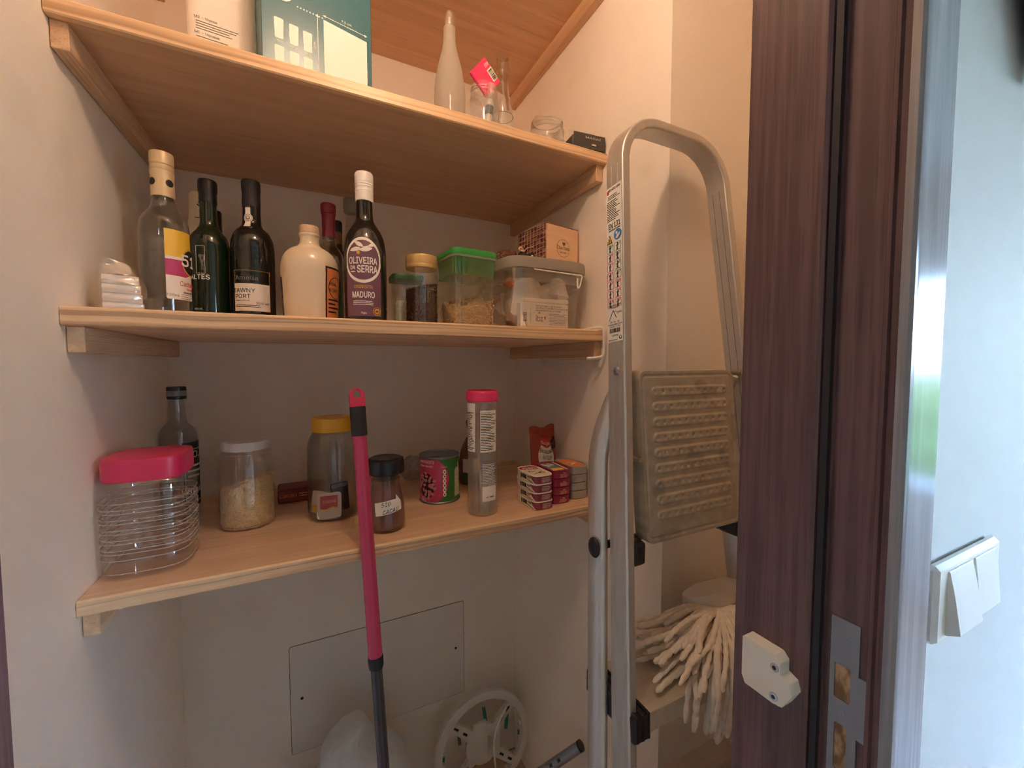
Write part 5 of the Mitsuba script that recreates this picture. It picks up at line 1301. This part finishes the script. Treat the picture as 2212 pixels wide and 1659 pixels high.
# treads with black end caps
for zs in (0.905, 0.665, 0.425, 0.185):
    y0 = LP(0, zs)[1]
    x0, x1 = xl(zs) + 0.006, xr(zs) - 0.006
    tr = Polygon([(y0 - 0.006, zs - 0.034), (y0 - 0.004, zs - 0.035), (y0 - 0.003, zs - 0.004), (y0 + 0.105, zs - 0.004), (y0 + 0.107, zs - 0.026), (y0 + 0.109, zs - 0.026), (y0 + 0.109, zs - 0.001), (y0 + 0.107, zs), (y0 - 0.004, zs), (y0 - 0.006, zs - 0.002)])
    m = extr(tr, x1 - x0 - 0.05)
    v = np.array(m.vertices)
    m.vertices = np.stack([x0 + 0.025 + v[:, 2], v[:, 0], v[:, 1]], 1)
    m.fix_normals()
    tk = ladder.add('tread', m, 'mat_tread', label='ribbed aluminium tread')
    for s, xe in ((1, x0), (-1, x1)):
        a, c = sorted((xe - 0.004 * s, xe + 0.030 * s))
        ladder.add('end_cap', box(a, c, y0 - 0.011, y0 + 0.113, zs - 0.040, zs + 0.0035, 0.004), 'mat_black', label='black plastic end cap', under=tk)
        for j in range(3):
            ladder.add('cap_rib', tube([(xe + (0.002 + 0.011 * j) * s, y0 - 0.010, zs - 0.034), (xe + (0.002 + 0.011 * j) * s, y0 - 0.010, zs + 0.003), (xe + (0.002 + 0.011 * j) * s, y0 + 0.10, zs + 0.003)], 0.0035, 8), 'mat_black', 40, under=tk)
# safety label on the outer side of the left rail
zl0, zl1 = 1.485, 1.752
zc_ = (zl0 + zl1) / 2
o_ = LP(xl(zc_) - 0.0009, zc_, DEP / 2)
dz_ = LP(xl(zl1), zl1) - LP(xl(zl0), zl0)
uyl = dz_ / np.linalg.norm(dz_)
uxl = np.array([0, -1.0, 0])
uxl = uxl - uyl * (uxl @ uyl)
uxl /= np.linalg.norm(uxl)
HL = (zl1 - zl0) / 2
lbl = ladder.add('label', on_plane(extr(rrect(0.038, 2 * HL, 0.002), 0.0003), o_, uxl, uyl), 'mat_tag', label='white safety sticker with pictograms')
def sticker(mesh, m, part, label=None):
    ladder.add(part, on_plane(shift(mesh, z=0.0003), o_, uxl, uyl), m, label=label, under=lbl)
sticker(cat([shift(text('TECNICLANA', 0.0040, 0.030, True), 0.001, HL - 0.0075), bars(3, -0.015, 0.016, HL - 0.016, 0.0026, 0.0010, 0.3, 41), bars(12, -0.017, 0.016, HL - 0.026, 0.0030, 0.0012, 0.4, 42), shift(text('EN 131', 0.0088, 0.029, True), 0.001, HL - 0.073), shift(text('EUROPEAN NORM', 0.0025, 0.028, True), 0.001, HL - 0.0775)]), 'mat_black_print', 'lettering')
sticker(extr(sbox(-0.017, HL - 0.011, -0.012, HL - 0.0045), 0.0003), 'mat_red', 'red_mark')
tri = Polygon([(-0.018, HL - 0.0985), (-0.004, HL - 0.0985), (-0.011, HL - 0.083)])
sticker(extr(tri, 0.0003), 'mat_black_print', 'warning_sign')
sticker(shift(extr(tri.buffer(-0.0014), 0.0003), z=0.0003), 'mat_yellow', 'warning_sign', 'yellow warning triangle')
sticker(shift(extr(LineString([(-0.012, HL - 0.0905), (-0.0095, HL - 0.0935), (-0.0125, HL - 0.0965)]).buffer(0.0007), 0.0003), z=0.0006), 'mat_black_print', 'warning_sign')
sticker(extr(Point(0.009, HL - 0.0875).buffer(0.0092), 0.0003), 'mat_blue', 'instruction_sign', 'round blue sign')
sticker(shift(extr(shapely.union_all([Point(0.0065, HL - 0.0845).buffer(0.0026), Polygon([(0.003, HL - 0.093), (0.009, HL - 0.094), (0.014, HL - 0.089), (0.008, HL - 0.0875)]), Polygon([(0.0085, HL - 0.089), (0.0145, HL - 0.0845), (0.0145, HL - 0.088), (0.010, HL - 0.091)])]), 0.0003), z=0.0003), 'mat_white_print', 'instruction_sign', 'white reading figure')
def frame(cx, cy, w, h):
    return rrect(w, h, 0.001, cx, cy).difference(rrect(w - 0.0012, h - 0.0012, 0.0006, cx, cy))
def figure(k):
    r = random.Random(k)
    leg = LineString([(-0.001, -0.0055), (0.0, 0.0), (0.0015 + 0.001 * r.random(), -0.0055)]).buffer(0.0008)
    body = LineString([(0.0, 0.0), (0.0005 + 0.001 * r.random(), 0.0038)]).buffer(0.0013)
    arm = LineString([(-0.0025, 0.001 + 0.001 * r.random()), (0.0005, 0.0030), (0.003, 0.0005 + 0.003 * r.random())]).buffer(0.0006)
    lad = LineString([(0.003, -0.0055), (-0.0035 + 0.002 * r.random(), 0.0055)]).buffer(0.00045)
    return shapely.union_all([leg, body, arm, Point(0.0008, 0.0055).buffer(0.0011)] + ([lad] if k % 3 == 0 else []))
fr1, fr2, figs, ticks, crosses = [], [], [], [], []
for row in range(7):
    y = HL - 0.1075 - 0.0158 * row
    for col, cx in ((0, -0.010), (1, 0.0085)):
        ok = row < (1 if col == 0 else 4)
        (fr1 if ok else fr2).append(frame(cx, y, 0.0155, 0.0138))
        figs.append(affinity.translate(figure(row * 2 + col), cx - 0.001, y - 0.0005))
        if ok:
            ticks.append(affinity.translate(LineString([(0.0035, 0.004), (0.0045, 0.003), (0.0065, 0.0058)]).buffer(0.0004), cx - 0.0005, y - 0.0005))
        else:
            crosses.append(affinity.translate(shapely.union_all([LineString([(0.0035, 0.0030), (0.006, 0.0055)]), LineString([(0.0035, 0.0055), (0.006, 0.0030)])]).buffer(0.0004), cx, y))
sticker(extr(shapely.union_all(fr1 + ticks), 0.0003), 'mat_green_dark', 'pictogram_frames')
sticker(extr(shapely.union_all(fr2 + crosses), 0.0003), 'mat_pink', 'pictogram_frames', 'red pictogram frames')
sticker(cat(extr(f, 0.0003) for f in figs), 'mat_black_print', 'pictograms', 'black pictogram figures')
yb = -HL
aform = shapely.union_all([LineString([(-0.014, yb + 0.036), (-0.004, yb + 0.053), (0.004, yb + 0.040)]).buffer(0.0006), LineString([(-0.003, yb + 0.051), (0.005, yb + 0.0505), (0.007, yb + 0.044)]).buffer(0.0003)])
sticker(cat([extr(aform, 0.0003), shift(text('150 KG', 0.0026), 0.011, yb + 0.047), shift(text('ESCADOTE ALUMÍNIO', 0.0024, 0.032), 0, yb + 0.0600), shift(text('4 DEGRAUS', 0.0024, 0.018), 0, yb + 0.0562), shift(text('REF: 04 - 05', 0.0028, 0.022), 0, yb + 0.0320), shift(text('CARGA MÁXIMA 150 KG', 0.0024, 0.034), 0, yb + 0.0280), shift(text('PESO 5 KG', 0.0024, 0.026), 0, yb + 0.0242), barcode(-0.013, 0.013, yb + 0.0150, yb + 0.0225, 16), shift(text('5,00 KG', 0.0030), 0, yb + 0.0092), shift(text('MADE IN PORTUGAL', 0.0018, 0.022), -0.005, yb + 0.0022), extr(Point(0.013, yb + 0.006).buffer(0.0032).difference(Point(0.0135, yb + 0.0068).buffer(0.002)), 0.0003)]), 'mat_black_print', 'lettering')

# ------------------------------------------------------------------ mop on the ladder's tread
mop = Thing('mop_head', 'off-white string mop head lying on the ladder tread', 'mop', at=(0, 0, 0))
zt_ = 0.9085
mc = np.array([1.025, -0.800, zt_ + 0.055])
mop.add('socket', moved(loft([np.stack([r * np.cos(a_), 0.55 * r * np.sin(a_), np.full(40, z)], 1) for a_ in [np.arange(40) * 2 * PI / 40] for r, z in ((0.030, -0.01), (0.060, 0.0), (0.078, 0.018), (0.074, 0.030), (0.05, 0.038), (0.012, 0.040))]), mc + (0.02, 0.022, 0.002), rot(rx=-0.35)), 'mat_plastic_white', 40, 'pale plastic mop collar')
r_ = np.random.default_rng(5)
edge_y = LP(0, 0.905)[1] - 0.013
ns = 185
for k in range(ns):
    lay = k % 4                                                    # 0 lies on the tread, 3 on top of the heap
    a = math.radians(152 + 168 * ((k * 0.618) % 1.0) + r_.normal(0, 4))      # 180 = towards the left rail, 270 = towards the room
    ln = (0.150 + 0.070 * r_.random()) * (1.0 if lay < 3 else 0.75)
    if a < math.radians(185):
        ln *= 0.85
    z0 = zt_ + 0.020 + 0.016 * lay
    zend = zt_ + 0.007 + (0.010 * lay + 0.030 * r_.random() * (lay > 0)) * (0.4 if math.sin(a) < -0.5 else 1.0)
    curl, curl2 = r_.normal(0, 0.22), r_.normal(0, 0.10)
    pts, y_prev = [], None
    x, y = mc[0] + 0.012 * math.cos(a), mc[1] + 0.008 * math.sin(a)
    hang = 0.0
    n = 9
    for i in range(n + 1):
        t = i / n
        aa = a + curl * t + curl2 * math.sin(5 * t)
        z = z0 + (zend - z0) * t ** 1.3 + 0.012 * math.sin(PI * t) * (lay / 3)
        if hang:
            z = z_hang - (t - hang) * ln * 1.0
            px_ = x
            pts.append(np.array([x + 0.004 * math.sin(6 * t + k), edge_y - 0.008 - 0.005 * lay - 0.003 * math.sin(4 * t), z]))
            x += 0.0018 * math.cos(aa)
            continue
        pts.append(np.array([x, y, z]))
        x += ln / n * math.cos(aa)
        y += ln / n * math.sin(aa) * 0.9
        if y > -0.712 and x > W - 0.025:
            y = -0.712
        if y < edge_y - 0.004 * (1 + lay):
            hang, z_hang = t + 1e-6, min(z, zt_ + 0.012 + 0.008 * lay)
    P_ = bez(pts, 3)
    m_ = len(P_)
    rad = 0.0046 * (0.85 + 0.3 * r_.random())
    rr_ = rad * (1 + 0.20 * np.sin(np.arange(m_) * 2.3 + k)) * np.clip(0.55 + np.arange(m_)[::-1] * 0.45, 0.4, 1)
    mop.add('strand', tube(P_, rr_, 8), 'mat_mop', True)

# ------------------------------------------------------------------ things on the floor under the lowest shelf
b = Thing('white_sack', 'crumpled white plastic sack on the floor below the access panel', 'bag', at=(0.400, -0.195, 0.0))
m = crumple((0.205, 0.150, 0.30), 3, 0.16, 1.6, 6)
v = np.array(m.vertices)
v[:, 2] += 0.215
up_ = np.clip((v[:, 2] - 0.30) / 0.14, 0, 1)
v[:, 0] *= 1 - 0.20 * up_
pk_ = np.exp(-((v[:, 0] - 0.010) / 0.055) ** 2) * up_
v[:, 2] += 0.055 * pk_
v[:, 0] += 0.02 * np.sin(v[:, 2] * 38) * up_
v[:, 2] = np.maximum(v[:, 2], 0.002)
v[:, 1] = np.minimum(v[:, 1], 0.180)
m.vertices = v
b.one(m, 'mat_bag_white', 30)

dr_ = Thing('round_dryer', 'white round peg dryer with green pegs leaning on the back wall', 'clothes dryer', at=(0.812, -0.095, 0.172), R=rot(rx=-0.10))
RO = 0.168
def flat_ring(r0, r1, y0, y1, seg=72):
    pr2 = [(r0, y0), (r1, y0 + 0.003), (r1, y1 - 0.003), (r1 - 0.003, y1), (r0 + 0.002, y1), (r0, y1 - 0.002), (r0, y0)]
    m = lathe(pr2, seg, False, False)
    v = np.array(m.vertices)
    m.vertices = np.stack([v[:, 0], v[:, 2], v[:, 1]], 1)
    m.faces = m.faces[:, ::-1]
    return m
dr_.add('rim', flat_ring(RO - 0.024, RO, -0.012, 0.012), 'mat_plastic_white', 40, 'wide white rim')
dr_.add('hub', flat_ring(0.030, 0.062, -0.010, 0.010), 'mat_plastic_white', 40)
dr_.add('hub_plate', moved(box(-0.036, 0.012, -0.014, 0.0, -0.05, 0.078, 0.003), (0, 0, 0)), 'mat_plastic_white')
for a in (42, 138, 222, 318):
    q = math.radians(a)
    d_ = np.array([math.cos(q), 0, math.sin(q)])
    n_ = np.array([-math.sin(q), 0, math.cos(q)])
    c0, c1 = d_ * 0.055, d_ * (RO - 0.018)
    vv = []
    for c, hw_ in ((c0, 0.017), (c1, 0.012)):
        for s1 in (-1, 1):
            for yy in (-0.007, 0.007):
                vv.append(c + n_ * hw_ * s1 + np.array([0, yy, 0]))
    sp = dr_.add('spoke', trimesh.convex.convex_hull(np.array(vv)), 'mat_plastic_white')
    for t in (0.085, 0.125):
        c = d_ * t
        dr_.add('slot', trimesh.convex.convex_hull(np.array([c + d_ * u * 0.009 + n_ * w * 0.0035 + np.array([0, yy, 0]) for u in (-1, 1) for w in (-1, 1) for yy in (-0.0078, -0.0066)])), 'mat_black', label='dark slot', under=sp)
for k in range(18):
    q = 2 * PI * (k + 0.3) / 18
    c = np.array([math.cos(q) * (RO - 0.028), 0, math.sin(q) * (RO - 0.028)])
    dr_.add('lug', shift(box(-0.005, 0.005, -0.005, 0.005, -0.006, 0.006, 0.001), *c), 'mat_plastic_white')
    if k % 2 == 0:
        dr_.add('string', tube([c, c + (0.002, 0.012, -0.035)], 0.0012, 6), 'mat_plastic_white')
        pg = dr_.add('peg', moved(cat([box(-0.0045, -0.001, -0.005, 0.005, -0.062, 0.0, 0.001), box(0.001, 0.0045, -0.005, 0.005, -0.062, 0.0, 0.001), box(-0.006, 0.006, -0.003, 0.003, -0.026, -0.020, 0.001)]), c + (0.002, 0.012, -0.035), rot(ry=0.15 * math.sin(k))), 'mat_peg_green', label='green clothes peg')
dr_.add('cord', tube(bez([(0.085, -0.014, 0.095), (0.045, -0.020, 0.050), (0.030, -0.022, -0.01), (0.034, -0.020, -0.08)], 10), 0.0032, 8), 'mat_white', True)

sl = Thing('slotted_pole', 'grey metal pole with square slots leaning into the corner behind the ladder', 'pole')
A_, B_ = np.array([0.960, -0.440, 0.402]), np.array([0.590, -0.190, 0.016])
sl.add('tube', tube([B_, A_], 0.0135, 20), 'mat_dull_steel', 40)
dv = (A_ - B_) / np.linalg.norm(A_ - B_)
side = np.cross(dv, [0, 0, 1.0])
side /= np.linalg.norm(side)
if side[1] > 0:
    side = -side
upv = np.cross(side, dv)
nrm = side * 0.75 + upv * 0.66 * (1 if upv[2] > 0 else -1)
nrm /= np.linalg.norm(nrm)
wv = np.cross(dv, nrm)
for k in range(9):
    c = A_ - dv * (0.07 + 0.028 * k) + nrm * 0.0128
    sl.add('slot', trimesh.convex.convex_hull(np.array([c + dv * 0.0045 * a + wv * 0.004 * e + nrm * f for a in (-1, 1) for e in (-1, 1) for f in (-0.001, 0.0012)])), 'mat_black', label='dark square slot')
sl.add('end_cap', tube([A_ - dv * 0.004, A_ + dv * 0.004], 0.0140, 20), 'mat_black', 40)
